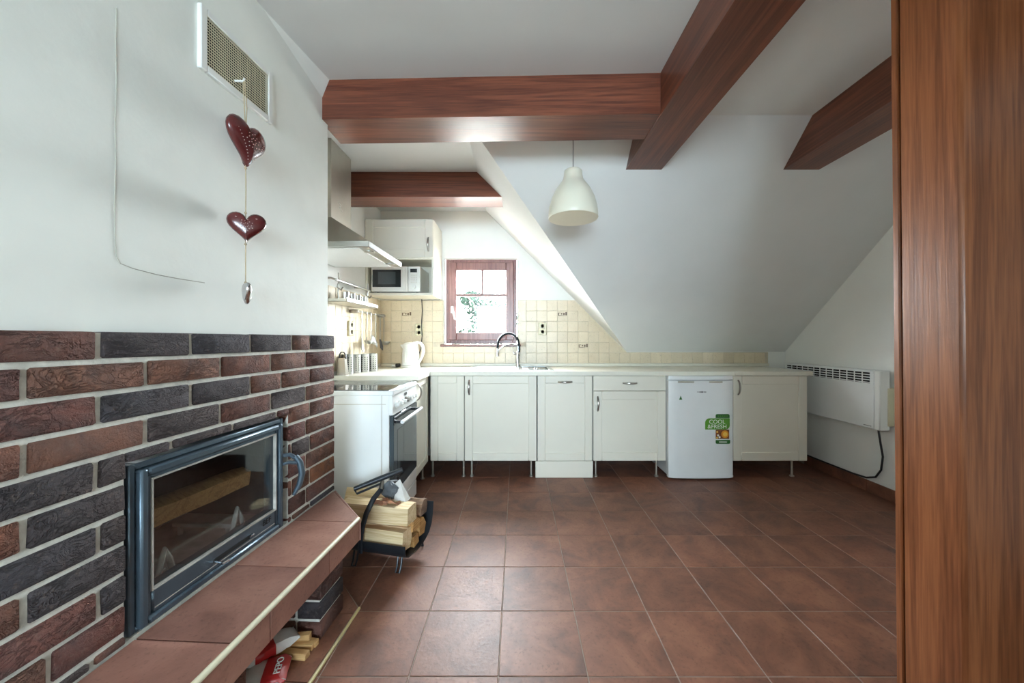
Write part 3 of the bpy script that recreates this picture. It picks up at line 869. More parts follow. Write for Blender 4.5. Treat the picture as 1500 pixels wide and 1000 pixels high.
def heart(w, h, t, z, rot, dots, mat='heart_red'):
    ho = heart_mesh(w, h, t).build('heart', mat, garl, (hx + 0.004, hy, z), rot, sharp=80)
    if dots:
        dm = MB()
        def dot(x, zz, r):
            rr = math.hypot(x / (w / 2), (zz - .58 * h) / (h * .5)); y = -t / 2 * math.sqrt(max(0.02, 1 - min(rr, .97) ** 2.2)) - 0.0006
            dm.lathe([(0.0001, -.0010), (r, -.0004), (r, .0012), (.0001, .002)], 6, (x, y, zz))
        if dots == 1:
            for k in range(13):
                u = k / 12; dot(-w * .40 + w * .34 * u, h * (.80 - .66 * u), .0014)
                dot(w * .40 - w * .34 * u, h * (.80 - .66 * u), .0014)
        for k in range(14):
            a = 2 * math.pi * k / 14; r = w * (.17 if k % 2 else .13)
            dot(r * math.cos(a), h * .56 + r * math.sin(a), .0016)
        for k in range(7):
            a = 2 * math.pi * k / 7; dot(w * .06 * math.cos(a), h * .56 + w * .06 * math.sin(a), .0014)
        if dots == 2:
            for sx in (-1, 1): dot(sx * w * .25, h * .80, .003)
        dm.build('painted_motif', 'motif', ho)
    return ho
heart(0.165, 0.152, 0.050, gz['h1b'] - .002, (0, 0, R(90)), 1)
heart(0.112, 0.105, 0.036, gz['h2b'] - .002, (0, 0, R(34)), 2)
heart(0.050, 0.074, 0.026, gz['dt'] - .072, (0, 0, R(-38)), 0, 'silver')

# ================================================================== BEAMS AND POST
bm1 = MB().ext([(-0.962, 1.808, 2.209), (0.70, 1.759, 2.207), (0.70, 1.985, 2.207), (-0.962, 2.034, 2.209)], (0, 0, 0.20))
tag(bm1.build('ceiling_beam', 'beam_x'), 'reddish-brown cross beam in front of the pendant lamp', 'beam', 'stained ceiling beams')
bm2 = MB().ext([(XL, 2.80, 2.212), (XD + (ZC - 2.212), 2.80, 2.212), (XD, 2.80, ZC), (XL, 2.80, ZC)], (0, 0.215, 0))
tag(bm2.build('ceiling_beam', 'beam_x'), 'short reddish-brown beam above the wall cupboard in the dormer', 'beam', 'stained ceiling beams')
def slope_y(z): return YB - (z - ZK) / ((ZC - ZK) / (YB - YS))
for (x0, x1, lab) in ((0.68, 0.902, 'long brown main beam running towards the viewer, joined by the cross beam'), (1.662, 1.884, 'dark brown beam ending at the post on the right')):
    zb = 2.198
    b_ = MB().ext([(x0, -4.9, zb), (x0, slope_y(zb), zb), (x0, slope_y(ZC), ZC), (x0, -4.9, ZC)], (x1 - x0, 0, 0))
    tag(b_.build('ceiling_beam', 'beam_y'), lab, 'beam', 'stained ceiling beams')
post = thing('timber_post', 'tall reddish-brown timber post at the right edge', 'post', (1.1, 1.0, 0))
po = MB().box(0.0, 0.19, -0.082, 0.068, 0.0, 2.395, 0.008)
po.build('post_timber', 'beam_z', post)
MB().box(0.003, 0.19, 0.0705, 0.092, 0.0, 2.395, 0.004).build('edge_strip', 'beam_z', post)
post.rotation_euler = (0, -0.009, 0); post.location = (1.1104, 1.0, 0.002)

# ================================================================== KITCHEN UNITS
YF = 3.06                                       # face of the doors of the back run
def panel_front(mb, w, h, t=0.019, st=0.062, rec=0.006):
    """frame of a shaker front standing in the xz plane from (0,0), face at y=0"""
    mb.box(0, st, 0, t, 0, h, 0.0035); mb.box(w - st, w, 0, t, 0, h, 0.0035)
    mb.box(st, w - st, 0, t, 0, st, 0.0035); mb.box(st, w - st, 0, t, h - st, h, 0.0035)
    return mb
def bow_handle(parent, x, z, L, vertical):
    pts = []
    for k in range(11):
        u = k / 10; s = (u - .5) * L
        y = -0.028 * math.sin(math.pi * u) ** .7 - 0.001
        pts.append((x, y, z + s) if vertical else (x + s, y, z))
    mb = MB().tube(pts, [0.0065 + 0.0025 * math.sin(math.pi * k / 10) for k in range(11)], 8, flat=0.75, up=(0, 1, 0))
    return mb.build('handle', 'handle', parent)
def front(root, name, x, z, w, h, handle=None, st=0.062, plainf=False):
    if plainf:
        d = MB().box(0, w, 0, 0.019, 0, h, 0.003)
    else:
        d = panel_front(MB(), w, h, st=st)
    o = d.build(name, 'cream', root, (x, 0, z))
    if not plainf:
        MB().box(st - .002, w - st + .002, 0.0085, 0.015, st - .002, h - st + .002).build('panel', 'cream', o)
    if handle:
        bow_handle(o, *handle)
    return o
def cab_legs(root, xs, h, y=0.045):
    for x in xs:
        MB().tube([(x, y, 0), (x, y, h)], 0.0095, 10).lathe([(.018, 0), (.018, .008), (.010, .014)], 10, (x, y, 0)).build('leg', 'steel_dull', root)
ZD, HD = 0.141, 0.700
def base_unit(label, x0, x1, legs=(), rz=0.0, loc=None, depth=0.56):
    t = thing('base_cabinet', label, 'cabinet', loc or (x0, YF, 0), rz, 'cream base cabinets')
    w = x1 - x0
    c = MB().box(.001, .017, .021, depth, ZD, 0.844); c.box(w - .017, w - .001, .021, depth, ZD, 0.844)
    c.box(.017, w - .017, .021, depth, ZD, ZD + .016); c.box(.017, w - .017, depth - .01, depth, ZD, 0.844); c.box(.017, w - .017, .021, depth, 0.828, 0.844)
    c.build('carcass', 'carcass', t)
    cab_legs(t, legs, ZD)
    return t
u = base_unit('narrow cream corner cabinet without handle, left of the sink cabinet', -0.713, -0.432, (0.012, 0.27))
front(u, 'door', 0.002, ZD, 0.277, HD, st=0.062)
u = base_unit('cream sink cabinet with a broad door and vertical handle', -0.430, 0.165, (0.055, 0.55))
front(u, 'door', 0.002, ZD, 0.591, HD, (0.036, 0.605, 0.12, True), st=0.066)
dw = thing('dishwasher', 'built-in dishwasher with cream front, horizontal handle and plinth to the floor', 'dishwasher', (0.169, YF, 0))
MB().box(.002, .452, .022, .56, .10, .844).build('body', 'white', dw)
front(dw, 'door', 0.003, ZD, 0.449, HD, (0.225, 0.650, 0.115, False), st=0.062)
MB().box(-0.015, 0.458, 0.004, 0.020, 0.001, ZD - .003, 0.002).build('plinth', 'cream', dw)
u = base_unit('cream cabinet with a drawer above its door, left of the fridge', 0.628, 1.229, (0.030, 0.535))
front(u, 'drawer', 0.002, ZD + .578, 0.597, 0.122, (0.300, 0.062, 0.115, False), plainf=True)
front(u, 'door', 0.002, ZD, 0.597, 0.574, (0.036, 0.470, 0.12, True), st=0.070)
u = base_unit('cream end cabinet to the right of the fridge beside the heater', 1.779, 2.392, (0.008, 0.515))
front(u, 'door', 0.002, ZD, 0.609, HD, (0.040, 0.605, 0.12, True), st=0.070)
u = base_unit('narrow cream cabinet in the corner beside the cooker', 0, 0.385, (0.37,), R(90), (-0.727, 2.672, 0))
front(u, 'door', 0.002, ZD, 0.378, HD, (0.045, 0.615, 0.12, True), st=0.055)

# worktops (the big L leaves a hole for the sink)
WT0, WT1 = 0.8455, 0.878
wk = MB()
wk.box(XL + .008, -0.708, 2.678, 3.035, WT0, WT1, 0.0)
wk.box(XL + .008, -0.40, 3.035, YB - .023, WT0, WT1); wk.box(0.30, 1.776, 3.035, YB - .023, WT0, WT1)
wk.box(-0.40, 0.30, 3.035, 3.14, WT0, WT1); wk.box(-0.40, 0.30, 3.60, YB - .023, WT0, WT1)
tag(wk.build('worktop', 'worktop'), 'long pale L-shaped worktop holding the sink', 'worktop')
w2 = MB().box(1.778, 2.418, 3.035, YB - .023, WT0, WT1, 0.002).build('worktop', 'worktop')
tag(w2, 'short pale worktop piece over the end cabinet by the heater', 'worktop')

# sink
sink = thing('kitchen_sink', 'inset light steel sink with drainer under the window', 'sink', (-0.05, 3.37, WT1))
sk = MB()
sk.box(-0.365, 0.365, -0.245, -0.200, 0.0004, 0.006, .002); sk.box(-0.365, 0.365, 0.195, 0.240, 0.0004, 0.006, .002)
sk.box(-0.365, -0.325, -0.200, 0.195, 0.0004, 0.006, .002); sk.box(0.045, 0.085, -0.200, 0.195, 0.0004, 0.006, .002); sk.box(0.325, 0.365, -0.200, 0.195, 0.0004, 0.006, .002)
sk.build('rim', 'steel', sink)
bs = MB().box(-0.327, -0.323, -0.202, 0.197, -0.17, 0.003); bs.box(0.043, 0.047, -0.202, 0.197, -0.17, 0.003)
bs.box(-0.327, 0.047, -0.204, -0.200, -0.17, 0.003); bs.box(-0.327, 0.047, 0.195, 0.199, -0.17, 0.003); bs.box(-0.327, 0.047, -0.204, 0.199, -0.174, -0.17)
bs.build('basin', 'steel', sink)
MB().lathe([(.045, 0), (.045, .003), (.03, .004), (.028, .001)], 20, (-0.14, 0, -0.170)).build('drain', 'chrome', sink)
dn = MB().box(0.083, 0.327, -0.202, 0.197, -0.012, -0.008)
for k in range(8): dn.box(0.10, 0.31, -0.17 + k * .046, -0.155 + k * .046, -0.009, -0.003, .003)
dn.build('drainer', 'steel', sink)
MB().lathe([(.02, 0), (.02, .012), (.016, .016), (.0005, .017)], 16, (0.215, -0.215, 0.006)).build('overflow_knob', 'chrome', sink)

# tap
tap = thing('kitchen_tap', 'tall chrome tap with dark curved spring hose at the sink', 'tap', (0.010, 3.585, WT1 + .006))
tb = MB().lathe([(.026, 0), (.026, .012), (.019, .016), (.017, .10), (.020, .105), (.020, .135), (.014, .14), (.012, .19)], 18)
tb.build('tap_body', 'chrome', tap)
arc = [(0.0 + 0.006 * math.sin(k), 0, 0.15 + 0.02 * k) for k in range(3)]
hose = [(0.010, 0, 0.10), (0.014, 0, 0.16), (0.012, 0, 0.20)]
for k in range(15):
    a = math.pi * k / 14
    hose.append((-0.088 + 0.098 * math.cos(a), -0.02 - 0.10 * k / 14, 0.205 + 0.108 * math.sin(a)))
hose += [(-0.190, -0.125, 0.165)]
MB().tube(hose, 0.011, 10).build('spring_hose', 'black_metal', tap)
sp = MB()
tot = len(hose) - 1
for k in range(44):
    u = 0.06 + 0.9 * k / 44 * 1.0; i = min(int(u * tot), tot - 1); f = u * tot - i
    p = Vector(hose[i]).lerp(Vector(hose[i + 1]), f); q = (Vector(hose[i + 1]) - Vector(hose[i])).normalized() * .0015
    sp.tube([p - q, p + q], 0.0128, 10)
tag(sp.build('spring_coil', 'black_metal', tap), kind='stuff')
MB().tube([(-0.190, -0.125, 0.170), (-0.192, -0.127, 0.10)], [0.013, 0.016], 12).build('spray_head', 'chrome', tap)
MB().tube([(0.0, 0, 0.195), (-0.06, -0.04, 0.215), (-0.13, -0.085, 0.20), (-0.178, -0.118, 0.155)], 0.0045, 8).build('support_arm', 'chrome', tap)
MB().tube([(-0.015, 0, 0.118), (-0.040, -0.004, 0.120)], 0.012, 10).tube([(-0.040, -0.004, 0.120), (-0.052, -0.01, 0.19)], [0.007, 0.005], 8).build('lever', 'chrome', tap)

# fridge
fr = thing('fridge', 'small white under-counter fridge with a green sticker', 'fridge', (1.236, 3.01, 0))
FWd = 0.524
MB().box(0.0, FWd, 0.055, 0.56, 0.025, 0.8445, 0.006).build('body', 'white', fr)
def bowed(mb, w, y, h0, h1, bow, t):
    n = 14; f = []; 
    pts = [(w * i / n, y - bow * (1 - (2 * i / n - 1) ** 2) + (0.010 if i in (0, n) else 0)) for i in range(n + 1)]
    poly = [(a, b, h0) for a, b in pts] + [(w, y + t, h0), (0, y + t, h0)]
    return mb.ext(poly, (0, 0, h1 - h0))
bowed(MB(), FWd, 0.012, 0.814, 0.8435, 0.010, 0.05).build('top_panel', 'white', fr)
fd = bowed(MB(), FWd, 0.012, 0.016, 0.806, 0.012, 0.045).build('door', 'white', fr)
for x0_, x1_ in ((0.07, 0.20), (0.32, 0.43)):
    MB().box(x0_, x1_, -0.002, 0.008, 0.788, 0.802, .003).build('grip_recess', 'steel_dull', fd)
for x in (0.05, FWd - .05):
    MB().lathe([(.018, 0), (.018, .012), (.012, .026)], 10, (x, 0.09, 0)).build('foot', 'black', fr)
yy = -0.0012
def flat(poly, mat, name, y=yy, t=0.0016, parent=fd):
    return MB().ext([(x, y - 0.0035, z) for x, z in poly], (0, 0.013, 0)).build(name, mat, parent)
def rnd(x0, x1, z0, z1, r=.012, corners=(1, 1, 1, 1)):
    out = []
    for (cx, cz, a0, on) in ((x1 - r, z1 - r, 0, corners[0]), (x0 + r, z1 - r, 90, corners[1]), (x0 + r, z0 + r, 180, corners[2]), (x1 - r, z0 + r, 270, corners[3])):
        if on:
            out += [(cx + r * math.cos(R(a0 + 15 * k)), cz + r * math.sin(R(a0 + 15 * k))) for k in range(7)]
        else:
            out.append((cx + r * (1 if cx > (x0 + x1) / 2 else -1), cz + r * (1 if cz > (z0 + z1) / 2 else -1)))
    return out
flat(rnd(.374, .486, .505, .536, .012, (1, 1, 0, 0)), 'green_dark', 'sticker_tab', 0.0028)
flat(rnd(.288, .486, .412, .502, .035, (0, 1, 0, 1)), 'green', 'sticker_leaf', 0.0012)
flat(rnd(.374, .482, .336, .410, .004), 'print_brown', 'sticker_photo', 0.0028)
MB().lathe([(.0001, 0), (.028, 0), (.030, .002), (.030, .006)], 24).xf(Matrix.Translation((0.448, -0.0010, 0.374)) @ Matrix.Rotation(R(90), 4, 'X') @ Matrix.Translation((0, 0, -.004))).build('orange_slice', 'print_orange', fd)
MB().lathe([(.0001, 0), (.018, 0), (.018, .004)], 20).xf(Matrix.Translation((0.448, -0.0030, 0.374)) @ Matrix.Rotation(R(90), 4, 'X') @ Matrix.Translation((0, 0, -.003))).build('orange_pulp', 'print_yellow', fd)
for k, (dx, dz) in enumerate(((.385, .392), (.392, .365), (.384, .345), (.404, .350))):
    MB().lathe([(.0001, 0), (.008, 0), (.008, .004)], 10).xf(Matrix.Translation((dx, -0.0010, dz)) @ Matrix.Rotation(R(90), 4, 'X') @ Matrix.Translation((0, 0, -.003))).build('leaf_print', 'print_white' if k % 2 else 'print_yellow', fd)
flat(rnd(.374, .490, .296, .326, .010, (0, 0, 1, 1)), 'green_dark', 'sticker_tab', 0.0028)
text('lettering', 'COOL', 0.046, 'print_white', fd, (0.318, -0.0026, 0.460), (R(90), 0, 0), 0.0006)
text('lettering', '&FRESH', 0.046, 'print_white', fd, (0.306, -0.0026, 0.421), (R(90), 0, 0), 0.0006)
for k in range(5):
    flat(rnd(.392 + k * .017, .400 + k * .017, .516, .524, .002), 'green', 'tab_mark', 0.0018)
flat(rnd(.400, .464, .308, .314, .002), 'print_white', 'tab_mark', 0.0018)
lg = MB()
for k, (x, h) in enumerate(((.225, .006), (.238, .006), (.250, .011), (.262, .012), (.275, .007), (.287, .006))):
    lg.box(x, x + .009, -0.0022, 0.004, .715 - h / 2, .715 + h / 2)
lg.build('brand_mark', 'print_grey', fd)
MB().ext([(.080, 0.0022, .652), (.104, 0.0022, .652), (.098, 0.0022, .668), (.092, 0.0022, .684), (.086, 0.0022, .668)], (0, .006, 0)).build('energy_mark', 'green_dark', fd)

# cooker (front faces the room)
st = thing('cooker', 'white free-standing electric cooker with glass oven door beside the brick corner', 'cooker', (-0.718, 2.155, 0), R(90))
SW, SD, SH = 0.505, 0.60, 0.845                  # local x runs away from the viewer, local y into the wall
b_ = MB().box(0.0, SW, 0.022, SD, 0.05, 0.815, 0.003); b_.build('body', 'white', st)
MB().box(0.035, SW - .035, 0.06, SD - .04, 0.0, 0.05).build('base', 'black', st)
MB().box(-0.002, SW + .002, -0.004, SD + .004, 0.815, SH - .004, 0.004).build('top_frame', 'white', st)
MB().box(0.02, SW - .02, 0.03, SD - .03, SH - .0045, SH, 0.001).build('glass_hob', 'dark_glass', st)
for (x, y, r) in ((.14, .17, .085), (.36, .17, .07), (.14, .43, .07), (.36, .43, .085)):
    MB().tube([(x + r * math.cos(a * .2618), y + r * math.sin(a * .2618), SH) for a in range(24)], 0.0008, 4, closed=True).build('cooking_zone_ring', 'print_grey', st)
cp = MB().ext([(0.0, 0.0, 0.700), (0.0, 0.022, 0.700), (0.0, 0.022, 0.815), (0.0, 0.004, 0.815)], (SW, 0, 0)).build('control_panel', 'white', st)
for k in range(7):
    x = 0.06 + k * 0.064
    MB().lathe([(.019, 0), (.019, .006), (.014, .008), (.013, .022), (.011, .024), (.0004, .024)], 14).xf(Matrix.Translation((x, 0.001, 0.752)) @ Matrix.Rotation(R(90), 4, 'X')).build('knob', 'white_plastic' if k != 3 else 'handle', cp)
MB().box(0.235, 0.275, -0.0006, 0.004, 0.782, 0.798).build('display', 'dark_glass', cp)
od = MB().box(0.004, SW - .004, -0.004, 0.020, 0.235, 0.694, 0.003).build('oven_door', 'oven_glass', st)
MB().box(0.004, SW - .004, -0.006, 0.000, 0.640, 0.692, 0.002).build('door_top_strip', 'dark_glass', od)
MB().box(0.07, SW - .07, -0.0052, -0.003, 0.30, 0.60).build('oven_window', 'dark_glass', od)
oh = MB().tube([(0.03, -0.045, 0.655), (SW - .03, -0.045, 0.655)], 0.011, 10); oh.build('door_handle', 'white', od)
for x in (0.045, SW - .045):
    MB().box(x - .012, x + .012, -0.044, -0.004, 0.647, 0.663, 0.003).build('handle_bracket', 'black', od)
MB().box(0.004, SW - .004, -0.002, 0.020, 0.150, 0.228, 0.003).build('door_bottom', 'white', st)
MB().box(0.004, SW - .004, -0.002, 0.020, 0.040, 0.143, 0.003).build('drawer', 'white', st)
MB().box(-0.0012, 0.001, 0.04, SD - .03, 0.762, 0.766).box(-0.0012, 0.001, 0.062, 0.066, 0.06, 0.815).build('side_seam', 'steel_dull', st)

# cooker hood
hd_ = thing('cooker_hood', 'brushed steel chimney hood on the wall above the cooker', 'hood', (0, 0, 0))
hx0, hx1, hy0, hy1, hz0 = XL, -0.842, 2.12, 2.72, 1.667
MB().box(hx0 + .001, hx1, hy0, hy1, hz0, hz0 + .036, 0.003).build('rim', 'steel', hd_)
pyr = MB(); a = [(hx0 + .001, hy0 + .004, hz0 + .036), (hx1 - .004, hy0 + .004, hz0 + .036), (hx1 - .004, hy1 - .004, hz0 + .036), (hx0 + .001, hy1 - .004, hz0 + .036)]
dx1, dy0_, dy1_ = -1.16, 2.325, 2.605
bq = [(hx0 + .001, dy0_, 1.905), (dx1, dy0_, 1.905), (dx1, dy1_, 1.905), (hx0 + .001, dy1_, 1.905)]
pyr.add(a + bq, [(0, 1, 2, 3), (7, 6, 5, 4), (0, 4, 5, 1), (1, 5, 6, 2), (2, 6, 7, 3), (3, 7, 4, 0)]).build('canopy', 'steel_dull', hd_)
MB().box(hx0 + .001, dx1, dy0_, dy1_, 1.905, ZC - .001, 0.002).build('duct_cover', 'steel_dull', hd_)
MB().box(hx0 + .03, hx1 - .07, hy0 + .03, hy1 - .03, hz0 - .003, hz0 + .002).build('filter', 'white', hd_)
for yy_ in (hy0 + .12, hy1 - .12):
    MB().lathe([(.03, 0), (.03, .003), (.0004, .004)], 16, (hx1 - .045, yy_, hz0 - .0035)).build('hood_lamp', 'steel', hd_)
MB().box(hx1 - .0004, hx1 + .0015, hy0 + .32, hy0 + .40, hz0 + .013, hz0 + .023).build('badge', 'handle', hd_)
MB().tube([(dx1 + .001, 2.42, 2.03), (dx1 + .001, 2.455, 2.02), (dx1 + .001, 2.43, 2.005), (dx1 + .001, 2.47, 1.99)], 0.003, 5).build('emblem', 'print_white', hd_)

# wall cupboard with open niche, and microwave
wc = thing('wall_cupboard', 'cream wall cupboard with a door above an open microwave niche', 'cupboard', (XL + .002, 3.272, 1.53))
cw, cd, chh = 0.603, 0.384, 0.668
c = MB().box(0, .018, .02, cd, 0, chh, .001); c.box(cw - .018, cw, .02, cd, 0, chh, .001)
c.box(.018, cw - .018, .02, cd, 0, .022); c.box(.018, cw - .018, .02, cd, chh - .018, chh); c.box(.018, cw - .018, .02, cd, .318, .336); c.box(.018, cw - .018, cd - .008, cd, 0, chh)
c.build('carcass', 'cream', wc)
front(wc, 'door', 0.002, 0.330, cw - .004, 0.336, (cw - .045, 0.115, 0.12, True), st=0.07)
mw = thing('microwave', 'white microwave oven in the niche of the wall cupboard', 'microwave', (XL + .052, 3.302, 1.5535))
mw_w, mw_h = 0.432, 0.232
MB().box(0, mw_w, 0.012, 0.30, 0.008, mw_h, .004).build('body', 'white_plastic', mw)
for x in (.04, mw_w - .04):
    for y in (.05, .26): MB().lathe([(.014, 0), (.012, .009)], 10, (x, y, 0)).build('foot', 'black', mw)
md = MB().box(0, 0.322, -0.008, 0.012, 0.010, mw_h, .004).build('door', 'white_plastic', mw)
MB().box(0.010, 0.262, -0.0095, -0.006, 0.050, 0.205, .001).build('door_window', 'dark_glass', md)
MB().box(0.060, 0.215, -0.0102, -0.009, 0.075, 0.185).build('viewing_screen', 'oven_glass', md)
MB().box(0.282, 0.302, -0.018, -0.006, 0.020, 0.222, .004).build('door_handle', 'white_plastic', md)
mp_ = MB().box(0.326, mw_w, -0.008, 0.012, 0.010, mw_h, .003).build('control_panel', 'white_plastic', mw)
MB().box(0.345, 0.405, -0.0092, -0.006, 0.180, 0.212).build('display', 'dark_glass', mp_)
for i in range(3):
    for j in range(4):
        MB().box(0.350 + i * .020, 0.364 + i * .020, -0.0092, -0.007, 0.085 + j * .021, 0.097 + j * .021, .001).build('key', 'carcass', mp_)
MB().lathe([(.018, 0), (.016, .01), (.0004, .011)], 16).xf(Matrix.Translation((0.378, -0.008, 0.050)) @ Matrix.Rotation(R(90), 4, 'X')).build('dial', 'white_plastic', mp_)
cb = MB().tube([(-0.925, 3.62, 1.53), (-0.923, 3.635, 1.42), (-0.932, 3.64, 1.30), (-0.925, 3.635, 1.18), (-0.935, 3.63, 1.05), (-0.965, 3.61, 0.955), (-1.00, 3.57, 0.90)], 0.0045, 8)
tag(cb.build('power_cable', 'black'), 'black cable hanging from the wall cupboard behind the kettle', 'cable')

# sockets
def socket(wall_rot, loc, label, mat='offwhite'):
    t = thing('wall_socket', label, 'socket', loc, wall_rot, 'double wall sockets')
    MB().box(-0.040, 0.040, -0.016, 0.0, -0.060, 0.060, .005).build('cover', mat, t)
    for dz in (-0.028, 0.028):
        MB().lathe([(.020, 0), (.020, .003), (.017, .003), (.016, -.004), (.0004, -.004)], 18).xf(Matrix.Translation((0, -0.016, dz)) @ Matrix.Rotation(R(90), 4, 'X')).build('socket_well', 'trim_cream', t)
        MB().box(-0.008, -0.004, -0.0135, -0.010, dz - .002, dz + .002).box(.004, .008, -0.0135, -0.010, dz - .002, dz + .002).build('pin_hole', 'dark_void', t)
socket(R(90), (XL + .006, 2.97, 1.228), 'yellowed double socket on the left wall above the steel canisters')
socket(0, (-0.957, YB - .006, 1.235), 'yellowed double socket above the kettle')
socket(0, (0.252, YB - .006, 1.244), 'yellowed double socket right of the window')

# rack on the left wall
rk = thing('wall_rack', 'steel wall rack with rail and shelf tray above the canisters', 'rack', (0, 0, 0))
MB().tube([(-1.225, 2.52, 1.545), (-1.225, 3.10, 1.545)], 0.009, 10).build('rail', 'steel', rk)
for y in (2.56, 3.06):
    MB().tube([(XL + .004, y, 1.565), (-1.28, y, 1.565), (-1.225, y, 1.545)], 0.007, 8).tube([(-1.225, y, 1.60), (-1.225, y, 1.53), (-1.235, y, 1.50), (-1.21, y, 1.48), (-1.195, y, 1.50)], 0.006, 8).build('bracket', 'handle', rk)
    MB().tube([(-1.225, y, 1.545), (-1.23, y, 1.47), (-1.225, y, 1.408)], 0.005, 8).build('hanger', 'steel', rk)
ty = MB().box(XL + .010, -1.155, 2.53, 3.10, 1.398, 1.402); ty.box(-1.159, -1.155, 2.53, 3.10, 1.398, 1.425); ty.box(XL + .010, -1.155, 2.53, 2.534, 1.398, 1.420); ty.box(XL + .010, -1.155, 3.096, 3.10, 1.398, 1.420)
ty.build('tray', 'steel_dull', rk)
gl_m = MB().lathe([(.0004, .001), (.022, 0), (.024, .01), (.028, .075), (.026, .076), (.022, .012), (.0004, .010)], 16).mesh('spice_jar', 'chrome')
for k, y in enumerate((2.66, 2.76, 2.86, 2.96)):
    o = bpy.data.objects.new('spice_jar', gl_m); COL.objects.link(o); o.location = (-1.225, y, 1.402)
    tag(o, ['clear jar at the near end of the wall rack tray', 'second clear jar on the wall rack tray', 'third clear jar on the wall rack tray', 'clear jar at the far end of the wall rack tray'][k], 'jar', 'jars on the wall rack')

# utensil rail with utensils on hooks
ur = thing('utensil_rail', 'slim steel utensil rail in the tiled corner', 'rail', (0, 0, 0))
MB().tube([(-1.275, 2.96, 1.366), (-1.275, 3.60, 1.366)], 0.006, 8).build('bar', 'steel', ur)
for y in (2.985, 3.575):
    MB().box(XL + .005, -1.268, y - .022, y + .022, 1.352, 1.380, .006).build('bracket', 'handle', ur)
def utensil(name, label, y, L, hmat, head):
    t = thing(name, label, name.split('_')[-1], (-1.262, y, 1.362), 0, 'utensils on the rail')
    MB().tube([(-.013, 0, .010), (-.004, 0, .013), (0.003, 0, .006), (0.002, 0, -.014), (-.006, 0, -.020)], 0.0018, 6).build('hook', 'steel', t)
    MB().tube([(0, 0, -.018), (0.002, 0, -.06), (0, 0, -L)], [0.0065, 0.008, 0.0055], 8, flat=.55, up=(1, 0, 0)).build('handle', hmat, t)
    if head == 'ladle':
        MB().lathe([(.0004, -.034), (.022, -.030), (.036, -.014), (.040, 0), (.037, 0), (.03, -.016), (.0004, -.030)], 18, (0.020, 0.0, -L - .030)).build('bowl', 'steel', t)
        MB().tube([(0, 0, -L), (-.004, 0, -L - .03), (.0, 0, -L - .034)], 0.004, 6).build('neck', 'steel', t)
    elif head == 'skimmer':
        MB().lathe([(.0004, -.004), (.040, .003), (.046, .008), (.046, .011), (.040, .006), (.0004, 0)], 20).xf(Matrix.Translation((0.012, 0, -L - .040)) @ Matrix.Rotation(R(72), 4, 'Y')).build('disc', 'steel', t)
    elif head == 'spoon':
        MB().lathe([(.0004, -.008), (.018, -.004), (.024, .004), (.022, .004), (.0004, -.005)], 16, sx=1.5).xf(Matrix.Translation((0.006, 0, -L - .026)) @ Matrix.Rotation(R(80), 4, 'Y')).build('bowl', 'steel', t)
    else:
        MB().ext([(0.0, -.018, -L + .004), (0.0, .018, -L + .004), (0.014, .036, -L - .06), (0.016, .030, -L - .10), (0.014, -.034, -L - .075)], (.003, 0, 0)).build('blade', 'black', t)
utensil('serving_spoon', 'slim steel serving spoon hanging first on the rail, nearest the cooker', 3.03, 0.27, 'steel', 'spoon')
utensil('soup_ladle', 'pale-handled soup ladle with big steel bowl, on the utensil rail', 3.13, 0.20, 'trim_cream', 'ladle')
utensil('straining_skimmer', 'white-handled round skimmer hanging beside the soup ladle', 3.22, 0.19, 'white_plastic', 'skimmer')
utensil('mixing_spoon', 'grey-handled spoon hanging left of the black spatula', 3.32, 0.235, 'steel_dull', 'spoon')
utensil('turning_spatula', 'spatula with black slanted blade on the utensil rail', 3.43, 0.225, 'steel', 'spatula')
utensil('sauce_ladle', 'small steel ladle hanging last in the tiled corner', 3.53, 0.21, 'steel', 'ladle')

# canisters and grater on the worktop
def canister(x, y, r, h, label):
    t = thing('steel_canister', label, 'canister', (x, y, WT1), 0, 'perforated steel canisters')
    MB().lathe([(r * .96, 0), (r, .004), (r, h - .003), (r * 1.03, h), (r * .97, h), (r * .95, .006), (.0004, .006)], 26).build('cup', 'steel', t)
    hm = MB()
    for i in range(7):
        for j in range(10):
            a = R(-150 + j * 15) + 0.0
            if j % 2: continue
            p = Vector((r * math.cos(a), r * math.sin(a), h * (.16 + .11 * i))); nv = Vector((math.cos(a), math.sin(a), 0))
            hm.tube([p - nv * .001, p + nv * .0008], 0.0042, 8)
    tag(hm.build('hole', 'dark_void', t), kind='stuff')
    return t
canister(-1.288, 2.835, 0.041, 0.150, 'perforated steel canister nearest the brick corner, beside the grater')
canister(-1.268, 2.925, 0.041, 0.145, 'second perforated steel canister from the brick corner')
canister(-1.235, 3.010, 0.041, 0.145, 'third perforated steel canister from the brick corner')
canister(-1.200, 3.095, 0.041, 0.145, 'perforated steel canister nearest the kettle')
gt = thing('box_grater', 'dark metal grater with loop handle on the worktop beside the canisters', 'grater', (-1.286, 2.745, WT1))
gv = [(-.036, -.026, 0), (.036, -.026, 0), (.036, .026, 0), (-.036, .026, 0), (-.022, -.016, .125), (.022, -.016, .125), (.022, .016, .125), (-.022, .016, .125)]
MB().add(gv, [(0, 1, 5, 4), (1, 2, 6, 5), (2, 3, 7, 6), (3, 0, 4, 7), (4, 5, 6, 7), (0, 3, 2, 1)]).build('blade_body', 'handle', gt)
MB().tube([(-.024, 0, .118), (-.022, 0, .150), (-.010, 0, .168), (.010, 0, .168), (.022, 0, .150), (.024, 0, .118)], 0.005, 8).build('loop_handle', 'black', gt)

